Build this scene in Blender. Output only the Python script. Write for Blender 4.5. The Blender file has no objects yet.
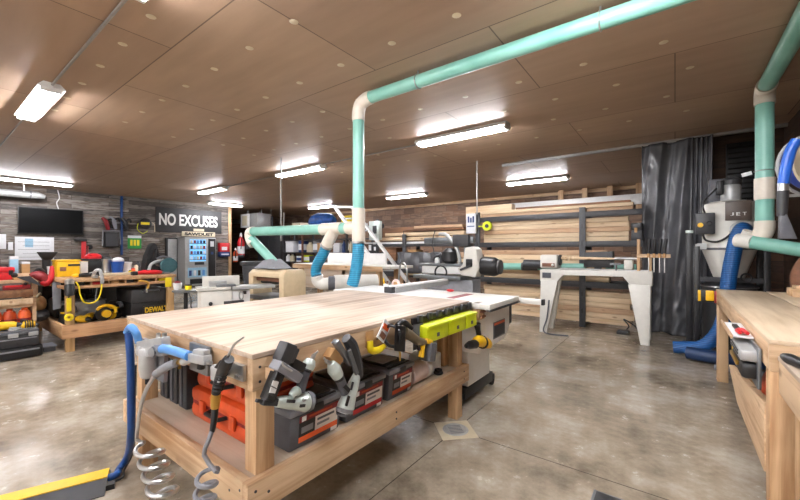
import bpy, bmesh, math, random
from mathutils import Vector, Matrix, Euler
random.seed(7)
PI = math.pi
C = bpy.context.scene.collection
V = Vector

# ------------------------------------------------------------------ survey
H, F = 1.37, 367.0
YAW = math.atan2(275, 367)
SN, CS = math.sin(YAW), math.cos(YAW)
def at(u, v, x=None, y=None, z=None):
    a = (u - 400) / F
    d = V((-SN + CS * a, CS + SN * a, (250 - v) / F))
    k = x / d.x if x is not None else (y / d.y if y is not None else (z - H) / d.z)
    return V((d.x * k, d.y * k, H + d.z * k))

# ------------------------------------------------------------------ materials
def lin(c):
    return tuple(((x / 255) / 12.92 if x / 255 <= .04045 else ((x / 255 + .055) / 1.055) ** 2.4) for x in c) + (1,)
MATS = {}
def base(name):
    m = bpy.data.materials.new(name); m.use_nodes = True
    nt = m.node_tree; b = nt.nodes['Principled BSDF']
    return m, nt, b
def N(nt, t, **kw):
    n = nt.nodes.new(t)
    for k, v in kw.items():
        if k in n.inputs: n.inputs[k].default_value = v
        else: setattr(n, k, v)
    return n
def plain(name, rgb, rough=.5, metal=0, var=.12, scale=18, bump=.0, emit=0, coat=0, trans=0):
    m, nt, b = base(name)
    c = lin(rgb)
    tc = N(nt, 'ShaderNodeTexCoord'); no = N(nt, 'ShaderNodeTexNoise', Scale=scale, Detail=4.0)
    nt.links.new(tc.outputs['Object'], no.inputs['Vector'])
    r = N(nt, 'ShaderNodeValToRGB')
    r.color_ramp.elements[0].position = .3; r.color_ramp.elements[1].position = .7
    r.color_ramp.elements[0].color = tuple(x * (1 - var) for x in c[:3]) + (1,)
    r.color_ramp.elements[1].color = tuple(min(1, x * (1 + var)) for x in c[:3]) + (1,)
    nt.links.new(no.outputs['Fac'], r.inputs['Fac']); nt.links.new(r.outputs['Color'], b.inputs['Base Color'])
    b.inputs['Roughness'].default_value = rough; b.inputs['Metallic'].default_value = metal
    if coat: b.inputs['Coat Weight'].default_value = coat
    if trans: b.inputs['Transmission Weight'].default_value = trans
    if bump:
        bp = N(nt, 'ShaderNodeBump', Strength=bump, Distance=.01)
        nt.links.new(no.outputs['Fac'], bp.inputs['Height']); nt.links.new(bp.outputs['Normal'], b.inputs['Normal'])
    if emit:
        b.inputs['Emission Color'].default_value = c; b.inputs['Emission Strength'].default_value = emit
    MATS[name] = m; return m
def wood(name, light, dark, axis=0, rough=.55, scale=1.0, knots=True):
    m, nt, b = base(name)
    tc = N(nt, 'ShaderNodeTexCoord'); oi = N(nt, 'ShaderNodeObjectInfo')
    ad = N(nt, 'ShaderNodeVectorMath', operation='MULTIPLY_ADD')
    nt.links.new(oi.outputs['Random'], ad.inputs[0]); ad.inputs[1].default_value = (31, 17, 23)
    nt.links.new(tc.outputs['Object'], ad.inputs[2])
    sc = [22 * scale] * 3; sc[axis] = 1.3 * scale
    mp = N(nt, 'ShaderNodeMapping'); mp.inputs['Scale'].default_value = sc
    nt.links.new(ad.outputs[0], mp.inputs['Vector'])
    no = N(nt, 'ShaderNodeTexNoise', Scale=1.0, Detail=6.0, Roughness=.6, Distortion=.6)
    nt.links.new(mp.outputs[0], no.inputs['Vector'])
    n2 = N(nt, 'ShaderNodeTexNoise', Scale=2.2, Detail=2.0); nt.links.new(ad.outputs[0], n2.inputs['Vector'])
    mx = N(nt, 'ShaderNodeMath', operation='MULTIPLY_ADD'); nt.links.new(n2.outputs['Fac'], mx.inputs[0])
    mx.inputs[1].default_value = .45; nt.links.new(no.outputs['Fac'], mx.inputs[2])
    r = N(nt, 'ShaderNodeValToRGB')
    r.color_ramp.elements[0].position = .5; r.color_ramp.elements[0].color = lin(dark)
    r.color_ramp.elements[1].position = .82; r.color_ramp.elements[1].color = lin(light)
    nt.links.new(mx.outputs[0], r.inputs['Fac'])
    hs = N(nt, 'ShaderNodeHueSaturation')
    mr = N(nt, 'ShaderNodeMapRange'); nt.links.new(oi.outputs['Random'], mr.inputs['Value'])
    mr.inputs['To Min'].default_value = .86; mr.inputs['To Max'].default_value = 1.1
    nt.links.new(mr.outputs[0], hs.inputs['Value']); nt.links.new(r.outputs[0], hs.inputs['Color'])
    out = hs.outputs[0]
    if knots:
        m2 = N(nt, 'ShaderNodeMapping'); s2 = [7.0] * 3; s2[axis] = 3.0; m2.inputs['Scale'].default_value = s2
        nt.links.new(ad.outputs[0], m2.inputs['Vector'])
        vo = N(nt, 'ShaderNodeTexVoronoi', Scale=1.0); nt.links.new(m2.outputs[0], vo.inputs['Vector'])
        kr = N(nt, 'ShaderNodeMapRange'); nt.links.new(vo.outputs['Distance'], kr.inputs['Value'])
        kr.inputs['From Min'].default_value = .06; kr.inputs['From Max'].default_value = .16
        kr.inputs['To Min'].default_value = .7; kr.inputs['To Max'].default_value = 0
        mk = N(nt, 'ShaderNodeMixRGB'); nt.links.new(kr.outputs[0], mk.inputs[0]); nt.links.new(out, mk.inputs[1])
        mk.inputs[2].default_value = lin((120, 78, 46)); out = mk.outputs[0]
    nt.links.new(out, b.inputs['Base Color']); b.inputs['Roughness'].default_value = rough
    bp = N(nt, 'ShaderNodeBump', Strength=.15, Distance=.004)
    nt.links.new(no.outputs['Fac'], bp.inputs['Height']); nt.links.new(bp.outputs[0], b.inputs['Normal'])
    MATS[name] = m; return m
def planks(name, cols, axis, w, hgt, rough=.75, rnd=True):
    """horizontal boards on a wall; axis = world axis along the wall"""
    m, nt, b = base(name)
    geo = N(nt, 'ShaderNodeNewGeometry'); sp = N(nt, 'ShaderNodeSeparateXYZ'); nt.links.new(geo.outputs['Position'], sp.inputs[0])
    cb = N(nt, 'ShaderNodeCombineXYZ'); nt.links.new(sp.outputs[axis], cb.inputs[0]); nt.links.new(sp.outputs[2], cb.inputs[1])
    br = N(nt, 'ShaderNodeTexBrick', Scale=1.0); nt.links.new(cb.outputs[0], br.inputs['Vector'])
    br.inputs['Brick Width'].default_value = w; br.inputs['Row Height'].default_value = hgt
    br.inputs['Mortar Size'].default_value = .004; br.inputs['Color1'].default_value = (0, 0, 0, 1); br.inputs['Color2'].default_value = (1, 1, 1, 1)
    br.inputs['Mortar'].default_value = (0, 0, 0, 1); br.offset = .37
    mp = N(nt, 'ShaderNodeMapping'); mp.inputs['Scale'].default_value = (2.2, 16, 1); nt.links.new(cb.outputs[0], mp.inputs[0])
    no = N(nt, 'ShaderNodeTexNoise', Scale=1.0, Detail=6.0, Roughness=.65); nt.links.new(mp.outputs[0], no.inputs['Vector'])
    md = N(nt, 'ShaderNodeMath', operation='MULTIPLY_ADD'); nt.links.new(br.outputs['Color'], md.inputs[0]); md.inputs[1].default_value = .5
    nt.links.new(no.outputs['Fac'], md.inputs[2])
    r = N(nt, 'ShaderNodeValToRGB'); els = r.color_ramp.elements
    pos = [.3 + .75 * i / (len(cols) - 1) for i in range(len(cols))]
    els[0].position = pos[0]; els[0].color = lin(cols[0]); els[1].position = min(1, pos[-1]); els[1].color = lin(cols[-1])
    for p, c in zip(pos[1:-1], cols[1:-1]):
        e = els.new(p); e.color = lin(c)
    nt.links.new(md.outputs[0], r.inputs[0])
    mk = N(nt, 'ShaderNodeMixRGB'); nt.links.new(br.outputs['Fac'], mk.inputs[0]); nt.links.new(r.outputs[0], mk.inputs[1])
    mk.inputs[2].default_value = lin((38, 33, 29))
    nt.links.new(mk.outputs[0], b.inputs['Base Color']); b.inputs['Roughness'].default_value = rough
    MATS[name] = m; return m

WX = wood('pine_along_x', (216, 186, 150), (170, 130, 92), 0)
WY = wood('pine_along_y', (216, 186, 150), (170, 130, 92), 1)
WZ = wood('pine_along_z', (210, 176, 136), (164, 122, 82), 2)
PLY = wood('birch_plywood', (192, 174, 156), (142, 120, 100), 1, .5, .7, False)
PLYX = wood('plywood_across', (206, 188, 168), (184, 160, 134), 0, .5, .7, False)
LUMB = wood('stacked_lumber', (222, 198, 164), (196, 166, 130), 0, .6, .8)
LUMB2 = wood('reddish_lumber', (200, 166, 132), (168, 130, 98), 0, .6, .8)
LUMB3 = wood('dark_lumber', (140, 98, 66), (98, 64, 42), 0, .6, .8)
WHITE = plain('white_paint', (232, 232, 230), .4, 0, .04)
CREAM = plain('cream_enamel', (208, 196, 168), .4, 0, .05)
TAN = plain('tan_enamel', (206, 186, 152), .45, 0, .05)
GREYW = plain('warm_white_enamel', (216, 214, 206), .38, 0, .04)
LGREY = plain('light_grey_metal', (176, 178, 178), .35, .25, .08)
CASTI = plain('cast_iron_grey', (120, 124, 128), .35, .6, .1)
STEEL = plain('brushed_steel', (190, 192, 192), .28, .9, .08)
MINTM = plain('pale_grey_green_alloy', (204, 216, 211), .3, .3, .1)
BLACK = plain('black_plastic', (24, 24, 26), .42, 0, .15)
DARK = plain('charcoal_plastic', (50, 51, 54), .45, 0, .15)
DGREY = plain('dark_grey_plastic', (84, 86, 92), .45, 0, .12)
MGREY = plain('mid_grey_plastic', (128, 130, 136), .45, 0, .1)
YEL = plain('tool_yellow', (236, 186, 24), .4, 0, .06)
BYEL = plain('bright_yellow', (240, 214, 30), .4, 0, .05)
LIME = plain('lime_plastic', (206, 218, 20), .4, 0, .05)
ORG = plain('orange_plastic', (190, 70, 26), .4, 0, .1)
ORG2 = plain('bright_orange_plastic', (238, 104, 48), .4, 0, .08)
RED = plain('red_plastic', (196, 30, 38), .38, 0, .1)
DRED = plain('dark_red_plastic', (130, 28, 34), .45, 0, .15)
BLUE = plain('blue_rubber', (20, 66, 126), .4, 0, .12)
LBLUE = plain('pale_blue_tube', (84, 142, 206), .35, 0, .1)
NAVY = plain('navy_blue', (36, 62, 116), .45, 0, .15)
GRN = plain('green_print', (40, 150, 60), .5, 0, .1)
BRASS = plain('brass', (196, 156, 78), .3, .85, .08)
CARD = plain('cardboard', (184, 142, 94), .75, 0, .1, 10)
CLEARW = plain('frosted_white_plastic', (226, 220, 216), .35, 0, .05)
PINK = plain('pinkish_contents', (228, 204, 198), .5, 0, .1)
PAPER = plain('white_paper', (224, 226, 230), .7, 0, .04)
SKYP = plain('pale_blue_paper', (150, 190, 214), .7, 0, .08)
BROWN = plain('rust_brown', (120, 80, 58), .6, 0, .2)
CONDM = plain('galvanised_conduit', (150, 148, 144), .35, .6, .1)
ELBOW = plain('pvc_white', (222, 214, 200), .4, 0, .05)
COAT = plain('black_cloth', (26, 26, 28), .85, 0, .25, 30, .3)
TARP = plain('blue_tarp', (36, 88, 168), .45, 0, .3, 8, .4)
TEAL = plain('dark_teal_guard', (54, 92, 98), .4, .2, .15)
SCREEN = plain('switched_off_screen', (4, 4, 5), .5, 0, .1)
SCREEN.node_tree.nodes['Principled BSDF'].inputs['Specular IOR Level'].default_value = .12
SIGNB = plain('sign_charcoal', (52, 52, 54), .6, 0, .12, 6)
LETTER = plain('letter_white', (232, 232, 228), .6, 0, .03)
LETDK = plain('letter_dark', (40, 36, 34), .6, 0, .05)
LETY = plain('letter_yellow', (226, 186, 40), .5, 0, .03)
DEEP = plain('black_paint_and_shade', (16, 14, 13), .8, 0, .3)  # black paint; also the shade painted between the left bench decks
TUBE = plain('lit_fluorescent_tube', (250, 250, 255), .4, 0, 0, emit=90)
LCD = plain('lit_vending_display', (110, 170, 215), .3, 0, .4, 10, emit=.8)
CRINK = plain('black_plastic_sheet', (88, 89, 93), .27, 0, .12, 5, .35)
RUBR = plain('tyre_rubber', (30, 30, 30), .7)

# mint pipe with slight stamped print
m, nt, b = base('mint_pvc')
tc = N(nt, 'ShaderNodeTexCoord'); no = N(nt, 'ShaderNodeTexNoise', Scale=3.0, Detail=5.0); nt.links.new(tc.outputs['Object'], no.inputs[0])
r = N(nt, 'ShaderNodeValToRGB'); r.color_ramp.elements[0].position = .3; r.color_ramp.elements[1].position = .7
r.color_ramp.elements[0].color = lin((118, 182, 166)); r.color_ramp.elements[1].color = lin((146, 202, 188))
nt.links.new(no.outputs[0], r.inputs[0]); nt.links.new(r.outputs[0], b.inputs['Base Color']); b.inputs['Roughness'].default_value = .35
MINT = m
# ribbed flexible hoses
def ribbed(name, a, c2):
    m, nt, b = base(name)
    tc = N(nt, 'ShaderNodeTexCoord'); wv = N(nt, 'ShaderNodeTexWave', Scale=14.0); wv.bands_direction = 'Z'
    nt.links.new(tc.outputs['Object'], wv.inputs[0])
    r = N(nt, 'ShaderNodeValToRGB'); r.color_ramp.elements[0].color = lin(a); r.color_ramp.elements[1].color = lin(c2)
    nt.links.new(wv.outputs['Color'], r.inputs[0]); nt.links.new(r.outputs[0], b.inputs['Base Color'])
    bp = N(nt, 'ShaderNodeBump', Strength=.5, Distance=.006); nt.links.new(wv.outputs['Fac'], bp.inputs['Height']); nt.links.new(bp.outputs[0], b.inputs['Normal'])
    b.inputs['Roughness'].default_value = .4
    return m
HOSE = ribbed('teal_blue_flex_hose', (18, 112, 152), (46, 152, 188))
HOSEB = ribbed('blue_flex_hose', (18, 68, 126), (32, 98, 162))

# floor: sealed concrete, mottled, two saw-cut joints
m, nt, b = base('sealed_concrete')
geo = N(nt, 'ShaderNodeNewGeometry')
n1 = N(nt, 'ShaderNodeTexNoise', Scale=.9, Detail=8.0, Roughness=.65); nt.links.new(geo.outputs['Position'], n1.inputs['Vector'])
n2 = N(nt, 'ShaderNodeTexNoise', Scale=7.0, Detail=8.0, Roughness=.7); nt.links.new(geo.outputs['Position'], n2.inputs['Vector'])
ma = N(nt, 'ShaderNodeMath', operation='MULTIPLY_ADD'); nt.links.new(n2.outputs[0], ma.inputs[0]); ma.inputs[1].default_value = .32; nt.links.new(n1.outputs[0], ma.inputs[2])
r = N(nt, 'ShaderNodeValToRGB'); e = r.color_ramp.elements
e[0].position = .5; e[0].color = lin((110, 99, 84)); e[1].position = .86; e[1].color = lin((210, 203, 190))
x = e.new(.66); x.color = lin((163, 151, 133))
nt.links.new(ma.outputs[0], r.inputs[0])
sp = N(nt, 'ShaderNodeSeparateXYZ'); nt.links.new(geo.outputs['Position'], sp.inputs[0])
def joint(out, pos):
    s = N(nt, 'ShaderNodeMath', operation='SUBTRACT'); nt.links.new(out, s.inputs[0]); s.inputs[1].default_value = pos
    a = N(nt, 'ShaderNodeMath', operation='ABSOLUTE'); nt.links.new(s.outputs[0], a.inputs[0])
    l = N(nt, 'ShaderNodeMath', operation='LESS_THAN'); nt.links.new(a.outputs[0], l.inputs[0]); l.inputs[1].default_value = .0035
    return l.outputs[0]
j = N(nt, 'ShaderNodeMath', operation='MAXIMUM'); nt.links.new(joint(sp.outputs[0], -1.34), j.inputs[0]); nt.links.new(joint(sp.outputs[1], 2.49), j.inputs[1])
mk = N(nt, 'ShaderNodeMixRGB'); nt.links.new(j.outputs[0], mk.inputs[0]); nt.links.new(r.outputs[0], mk.inputs[1]); mk.inputs[2].default_value = lin((70, 62, 52))
nt.links.new(mk.outputs[0], b.inputs['Base Color'])
rr = N(nt, 'ShaderNodeMapRange'); nt.links.new(n2.outputs[0], rr.inputs[0]); rr.inputs['From Min'].default_value = .3; rr.inputs['From Max'].default_value = .7
rr.inputs['To Min'].default_value = .14; rr.inputs['To Max'].default_value = .3
nt.links.new(rr.outputs[0], b.inputs['Roughness'])
bp = N(nt, 'ShaderNodeBump', Strength=.06, Distance=.01); nt.links.new(n2.outputs[0], bp.inputs['Height']); nt.links.new(bp.outputs[0], b.inputs['Normal'])
FLOOR = m

# ceiling: brown insulation board sheets with seams
m, nt, b = base('brown_ceiling_board')
geo = N(nt, 'ShaderNodeNewGeometry')
br = N(nt, 'ShaderNodeTexBrick', Scale=1.0); nt.links.new(geo.outputs['Position'], br.inputs['Vector'])
br.inputs['Brick Width'].default_value = 2.44; br.inputs['Row Height'].default_value = 1.42; br.inputs['Mortar Size'].default_value = .006
br.inputs['Color1'].default_value = lin((162, 136, 114)); br.inputs['Color2'].default_value = lin((174, 148, 124)); br.inputs['Mortar'].default_value = lin((104, 84, 70))
mp = N(nt, 'ShaderNodeMapping'); mp.inputs['Scale'].default_value = (.8, 5, 1); nt.links.new(geo.outputs['Position'], mp.inputs[0])
no = N(nt, 'ShaderNodeTexNoise', Scale=1.5, Detail=6.0); nt.links.new(mp.outputs[0], no.inputs['Vector'])
mr = N(nt, 'ShaderNodeMapRange'); nt.links.new(no.outputs[0], mr.inputs[0]); mr.inputs['To Min'].default_value = .82; mr.inputs['To Max'].default_value = 1.18
hs = N(nt, 'ShaderNodeHueSaturation'); nt.links.new(mr.outputs[0], hs.inputs['Value']); nt.links.new(br.outputs[0], hs.inputs['Color'])
nt.links.new(hs.outputs[0], b.inputs['Base Color']); b.inputs['Roughness'].default_value = .5
CEIL = m

PLK = planks('weathered_grey_planks', [(40, 37, 35), (92, 86, 80), (68, 63, 59), (128, 122, 116), (96, 82, 70), (146, 141, 135)], 1, 1.5, .14)
BACKW = planks('rough_brown_wall', [(60, 46, 38), (116, 90, 72), (92, 72, 60), (140, 114, 94), (122, 90, 68)], 0, .5, .22)
RIGHTW = planks('dark_wood_wall', [(40, 28, 20), (74, 52, 36), (58, 40, 28), (92, 64, 44)], 0, 2.4, .3)
RIGHTW2 = planks('dark_wood_side_wall', [(40, 28, 20), (74, 52, 36), (58, 40, 28), (92, 64, 44)], 1, 2.4, .3)
PLAINW = plain('painted_block_wall', (214, 206, 194), .8, 0, .1, 2)

# ------------------------------------------------------------------ mesh helpers
class B:
    def __init__(s): s.bm = bmesh.new()
    def _add(s, verts, faces):
        vs = [s.bm.verts.new(v) for v in verts]
        out = []
        for f in faces:
            try: out.append(s.bm.faces.new([vs[i] for i in f]))
            except ValueError: pass
        return vs, out
    def hexa(s, p, bev=0):
        vs, fs = s._add(p, [(0, 3, 2, 1), (4, 5, 6, 7), (0, 1, 5, 4), (1, 2, 6, 5), (2, 3, 7, 6), (3, 0, 4, 7)])
        if bev:
            es = list({e for f in fs for e in f.edges})
            bmesh.ops.bevel(s.bm, geom=es, offset=bev, segments=2, affect='EDGES', profile=.5)
        return s
    def box(s, x0, x1, y0, y1, z0, z1, bev=0, M=None):
        if x0 > x1: x0, x1 = x1, x0
        if y0 > y1: y0, y1 = y1, y0
        if z0 > z1: z0, z1 = z1, z0
        p = [V(q) for q in ((x0, y0, z0), (x1, y0, z0), (x1, y1, z0), (x0, y1, z0), (x0, y0, z1), (x1, y0, z1), (x1, y1, z1), (x0, y1, z1))]
        if M is not None: p = [M @ q for q in p]
        return s.hexa(p, bev)
    def bar(s, p, q, w, h, up=(0, 0, 1), bev=0):
        p, q = V(p), V(q); d = (q - p).normalized(); u = V(up)
        a = d.cross(u)
        if a.length < 1e-4: a = d.cross(V((0, 1, 0)))
        a.normalize(); u = a.cross(d).normalized()
        a *= w / 2; u *= h / 2
        return s.hexa([p - a - u, p + a - u, q + a - u, q - a - u, p - a + u, p + a + u, q + a + u, q - a + u], bev)
    def cyl(s, p, q, r, r2=None, n=16, caps=True):
        return s.tube([p, q], [r, r if r2 is None else r2], n, False, caps)
    def tube(s, pts, r, n=12, smooth=True, caps=True, sub=6):
        pts = [V(p) for p in pts]
        rs = list(r) if isinstance(r, (list, tuple)) else [r] * len(pts)
        if smooth and len(pts) > 2:
            P, R = [], []
            for i in range(len(pts) - 1):
                a, b_, c, d = pts[max(i - 1, 0)], pts[i], pts[i + 1], pts[min(i + 2, len(pts) - 1)]
                for k in range(sub):
                    t = k / sub
                    P.append(.5 * (2 * b_ + (c - a) * t + (2 * a - 5 * b_ + 4 * c - d) * t * t + (3 * b_ - a - 3 * c + d) * t ** 3))
                    R.append(rs[i] * (1 - t) + rs[i + 1] * t)
            P.append(pts[-1]); R.append(rs[-1]); pts, rs = P, R
        rings = []; prev = None
        for i, p in enumerate(pts):
            d = (pts[min(i + 1, len(pts) - 1)] - pts[max(i - 1, 0)]).normalized()
            if prev is None:
                a = d.cross(V((0, 0, 1)))
                if a.length < 1e-3: a = V((1, 0, 0))
            else:
                a = prev - d * prev.dot(d)
                if a.length < 1e-5: a = d.orthogonal()
            a.normalize(); prev = a; b_ = d.cross(a)
            rings.append([s.bm.verts.new(p + (a * math.cos(2 * PI * k / n) + b_ * math.sin(2 * PI * k / n)) * rs[i]) for k in range(n)])
        for i in range(len(rings) - 1):
            for k in range(n):
                s.bm.faces.new((rings[i][k], rings[i][(k + 1) % n], rings[i + 1][(k + 1) % n], rings[i + 1][k]))
        if caps:
            s.bm.faces.new(rings[0][::-1]); s.bm.faces.new(rings[-1])
        return s
    def lathe(s, prof, c=(0, 0, 0), n=20, M=None):
        c = V(c); rings = []
        for r_, z in prof:
            ring = []
            for k in range(n):
                q = V((r_ * math.cos(2 * PI * k / n), r_ * math.sin(2 * PI * k / n), z))
                if M is not None: q = M @ q
                ring.append(s.bm.verts.new(c + q))
            rings.append(ring)
        for i in range(len(rings) - 1):
            for k in range(n):
                s.bm.faces.new((rings[i][k], rings[i][(k + 1) % n], rings[i + 1][(k + 1) % n], rings[i + 1][k]))
        s.bm.faces.new(rings[0][::-1]); s.bm.faces.new(rings[-1])
        return s
    def prism(s, poly, axis, a, b_, bev=0):
        """poly: 2-D outline in the two other axes (in x,y,z order)"""
        def mk(p, t):
            q = list(p); q.insert(axis, t); return V(q)
        n = len(poly)
        vs, fs = s._add([mk(p, a) for p in poly] + [mk(p, b_) for p in poly],
                        [tuple(range(n))[::-1], tuple(range(n, 2 * n))] + [(i, (i + 1) % n, n + (i + 1) % n, n + i) for i in range(n)])
        if bev:
            es = list({e for f in fs for e in f.edges})
            bmesh.ops.bevel(s.bm, geom=es, offset=bev, segments=2, affect='EDGES', profile=.5)
        return s
    def ball(s, c, r, n=14):
        r = r if isinstance(r, (tuple, list)) else (r, r, r)
        M = Matrix.Translation(V(c)) @ Matrix.Diagonal((r[0], r[1], r[2], 1))
        bmesh.ops.create_uvsphere(s.bm, u_segments=n, v_segments=max(6, n // 2 + 1), radius=1, matrix=M)
        return s
    def torus(s, c, R, r, M=None, n=24, k=8):
        c = V(c); M = M or Matrix.Identity(3)
        pts = [c + M @ V((R * math.cos(2 * PI * i / n), R * math.sin(2 * PI * i / n), 0)) for i in range(n)]
        rings = []
        for i in range(n):
            o = (pts[i] - c).normalized(); z = M @ V((0, 0, 1))
            rings.append([s.bm.verts.new(pts[i] + (o * math.cos(2 * PI * j / k) + z * math.sin(2 * PI * j / k)) * r) for j in range(k)])
        for i in range(n):
            for j in range(k):
                s.bm.faces.new((rings[i][j], rings[(i + 1) % n][j], rings[(i + 1) % n][(j + 1) % k], rings[i][(j + 1) % k]))
        return s
    def xf(s, M):
        bmesh.ops.transform(s.bm, matrix=M, verts=s.bm.verts); return s
    def mesh(s, name, mat, off):
        bmesh.ops.recalc_face_normals(s.bm, faces=s.bm.faces)
        me = bpy.data.meshes.new(name)
        if off is not None: bmesh.ops.translate(s.bm, verts=s.bm.verts, vec=-V(off))
        s.bm.to_mesh(me); s.bm.free()
        for p in me.polygons: p.use_smooth = True
        me.set_sharp_from_angle(angle=math.radians(38))
        me.materials.append(mat); return me

ROOT = {}
def tag(o, label=None, cat=None, group=None, kind=None):
    if label: o['label'] = label
    if cat: o['category'] = cat
    if group: o['group'] = group
    if kind: o['kind'] = kind
    return o
def thing(name, label, cat, loc=(0, 0, 0), group=None):
    o = bpy.data.objects.new(name, None); C.objects.link(o); o.location = loc; o.empty_display_size = .1
    ROOT[o.name] = V(loc); return tag(o, label, cat, group)
def root_of(o):
    while o.parent: o = o.parent
    return o
def part(name, b, mat, parent, label=None):
    """geometry given in world space (for a thing at its place) becomes a child mesh"""
    off = ROOT[root_of(parent).name]
    o = bpy.data.objects.new(name, b.mesh(name, mat, off)); C.objects.link(o); o.parent = parent
    if label: o['label'] = label
    return o
def solo(name, b, mat, label, cat, group=None, kind=None):
    bb = [v.co for v in b.bm.verts]
    lo = V((min(v.x for v in bb), min(v.y for v in bb), min(v.z for v in bb))); hi = V((max(v.x for v in bb), max(v.y for v in bb), max(v.z for v in bb)))
    off = V(((lo.x + hi.x) / 2, (lo.y + hi.y) / 2, lo.z))
    o = bpy.data.objects.new(name, b.mesh(name, mat, off)); C.objects.link(o); o.location = off
    ROOT[o.name] = off
    return tag(o, label, cat, group, kind)
def struct(name, b, mat):
    o = bpy.data.objects.new(name, b.mesh(name, mat, None)); C.objects.link(o); o['kind'] = 'structure'
    ROOT[o.name] = V((0, 0, 0)); return o
def dup(root, loc, label, rotz=0, group=None):
    def cp(o, par):
        c = o.copy(); C.objects.link(c)
        if par: c.parent = par
        for ch in [q for q in bpy.data.objects if q.parent == o]: cp(ch, c)
        return c
    r_ = cp(root, None); r_.location = loc; r_.rotation_euler = (0, 0, rotz); r_['label'] = label
    if group: r_['group'] = group
    ROOT[r_.name] = V(loc); return r_
def text(name, s, size, loc, rot, mat, parent, ext=.004, width=None, bold=0.0):
    cu = bpy.data.curves.new(name, 'FONT'); cu.body = s; cu.size = size; cu.extrude = ext; cu.align_x = 'CENTER'; cu.align_y = 'CENTER'; cu.offset = bold
    tmp = bpy.data.objects.new('tmp', cu); C.objects.link(tmp)
    bpy.context.view_layer.update()
    me = bpy.data.meshes.new_from_object(tmp.evaluated_get(bpy.context.evaluated_depsgraph_get()))
    bpy.data.objects.remove(tmp)
    xs = [v.co.x for v in me.vertices]; ys = [v.co.y for v in me.vertices]
    k = (width / (max(xs) - min(xs))) if width else 1
    cx, cy = (max(xs) + min(xs)) / 2, (max(ys) + min(ys)) / 2
    hk = size / (max(ys) - min(ys))
    R = Euler(rot).to_matrix(); off = V(loc) - ROOT[root_of(parent).name]
    for v in me.vertices: v.co = R @ V(((v.co.x - cx) * k, (v.co.y - cy) * hk, v.co.z)) + off
    me.materials.clear(); me.materials.append(mat)
    o = bpy.data.objects.new(name, me); C.objects.link(o); o.parent = parent; return o
FACE_X = (PI / 2, 0, PI / 2)     # writing that faces +X
FACE_NY = (PI / 2, 0, 0)         # writing that faces -Y
def rotm(ax, deg, c):
    return Matrix.Translation(V(c)) @ Matrix.Rotation(math.radians(deg), 4, ax) @ Matrix.Translation(-V(c))

# ================================================================== SETTING
XL, XR, YB, YN, HC = -15.0, 1.3, 12.3, -4.5, 3.2
struct('floor', B().box(-21, XR + .1, YN, YB, -.1, 0), FLOOR)
ceiling = struct('ceiling', B().box(-21, XR + .1, YN, YB, HC, HC + .1), CEIL)
struct('wall_left', B().box(XL - .15, XL, YN, 8.1, 0, HC), PLK)
struct('trim_1', B().box(XL - .16, XL + .03, 8.0, 8.13, 0, HC, .005), WZ)
struct('wall_back', B().box(-21, XR + .1, YB, YB + .1, 0, HC), BACKW)
struct('wall_recess', B().box(-21.1, -21, 8.1, YB, 0, HC), RIGHTW2)
struct('wall_recess_front', B().box(-21, XL - .15, 8.0, 8.1, 0, HC), RIGHTW)
struct('wall_right', B().box(XR, XR + .1, YN, YB, 0, HC), RIGHTW2)
struct('wall_near', B().box(-15, XR, YN - .1, YN, 0, HC), PLAINW)
struct('wall_partition', B().box(-.42, XR, 7.82, 7.92, 0, HC), RIGHTW)
struct('trim_2', B().box(-2.95, XR, 7.56, 7.6, 3.15, 3.2), CONDM)          # rail the plastic sheet hangs from
struct('trim_9', B().box(-15, XR, YB - .05, YB, 3.1, 3.2, .004), WX)
for k in range(8):                                                     # white washers that hold the ceiling sheets
    for j_ in range(11):
        x, y = .12 - .64 * j_ - (.0 if k % 2 else .2), 1.13 + .71 * k
        if x < -6.8 or (abs(y - 3.11) < .1): continue
        w = part('washer', B().lathe([(.036, -.006), (.03, -.009), (.012, -.011)], (x, y, HC + .001), 12), CREAM, ceiling)
# studs and ledger at the back right, over the lumber
for i, u in enumerate((561, 585, 610, 639)):
    p = at(u, 195, y=12.0)
    struct('trim_%d' % (4 + i), B().box(p.x - .07, p.x + .07, 11.95, 12.05, 2.4, HC), WZ)
struct('trim_8', B().box(-4.6, -.2, 11.85, 11.93, 2.62, 2.9, .004), WHITE)

# ------------------------------------------------------------------ lights
def fixture(x, y, ax, ln, label):
    t = thing('strip_light', label, 'ceiling light', (x, y, HC), 'fluorescent strip lights')
    def M(b): return b.xf(Matrix.Translation(V((x, y, HC))) @ (Matrix.Rotation(PI / 2, 4, 'Z') if ax == 'y' else Matrix.Identity(4)))
    hl = ln / 2
    part('housing', M(B().prism([(-.07, -.001), (.07, -.001), (.115, -.05), (.115, -.06), (-.115, -.06), (-.115, -.05)], 0, -hl, hl)), WHITE, t)
    for s in (-1, 1):
        part('lamp_tube', M(B().cyl((-hl + .05, s * .062, -.08), (hl - .05, s * .062, -.08), .017, n=10)), TUBE, t)
        part('lamp_holder', M(B().box(s * (hl - .045), s * (hl - .005), -.09, .09, -.1, -.045, .006)), WHITE, t)
    return t
fixture(-2.25, .9, 'x', 1.5, 'twin tube ceiling light cut by the top edge of the photo')
fixture(-6.2, .93, 'x', 1.5, 'twin tube ceiling light at left, on the conduit above the hand tools')
fixture(-2.68, 5.12, 'x', 1.55, 'strip light right of the tall mint pipe, nearest over the room middle')
fixture(-6.78, 5.27, 'x', 1.6, 'strip light just left of the tall mint pipe near the thin air drop')
fixture(-11.05, 5.4, 'x', 1.5, 'short looking strip light above the banner sign')
fixture(-2.86, 9.65, 'x', 1.55, 'strip light far back over the lumber rack')
fixture(-7.1, 9.82, 'x', 1.6, 'strip light at the back, right of the tall mint pipe, over dark brown wall')
fixture(-11.65, 10.15, 'x', 1.5, 'strip light at the back above the blue tarp bundle')
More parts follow.
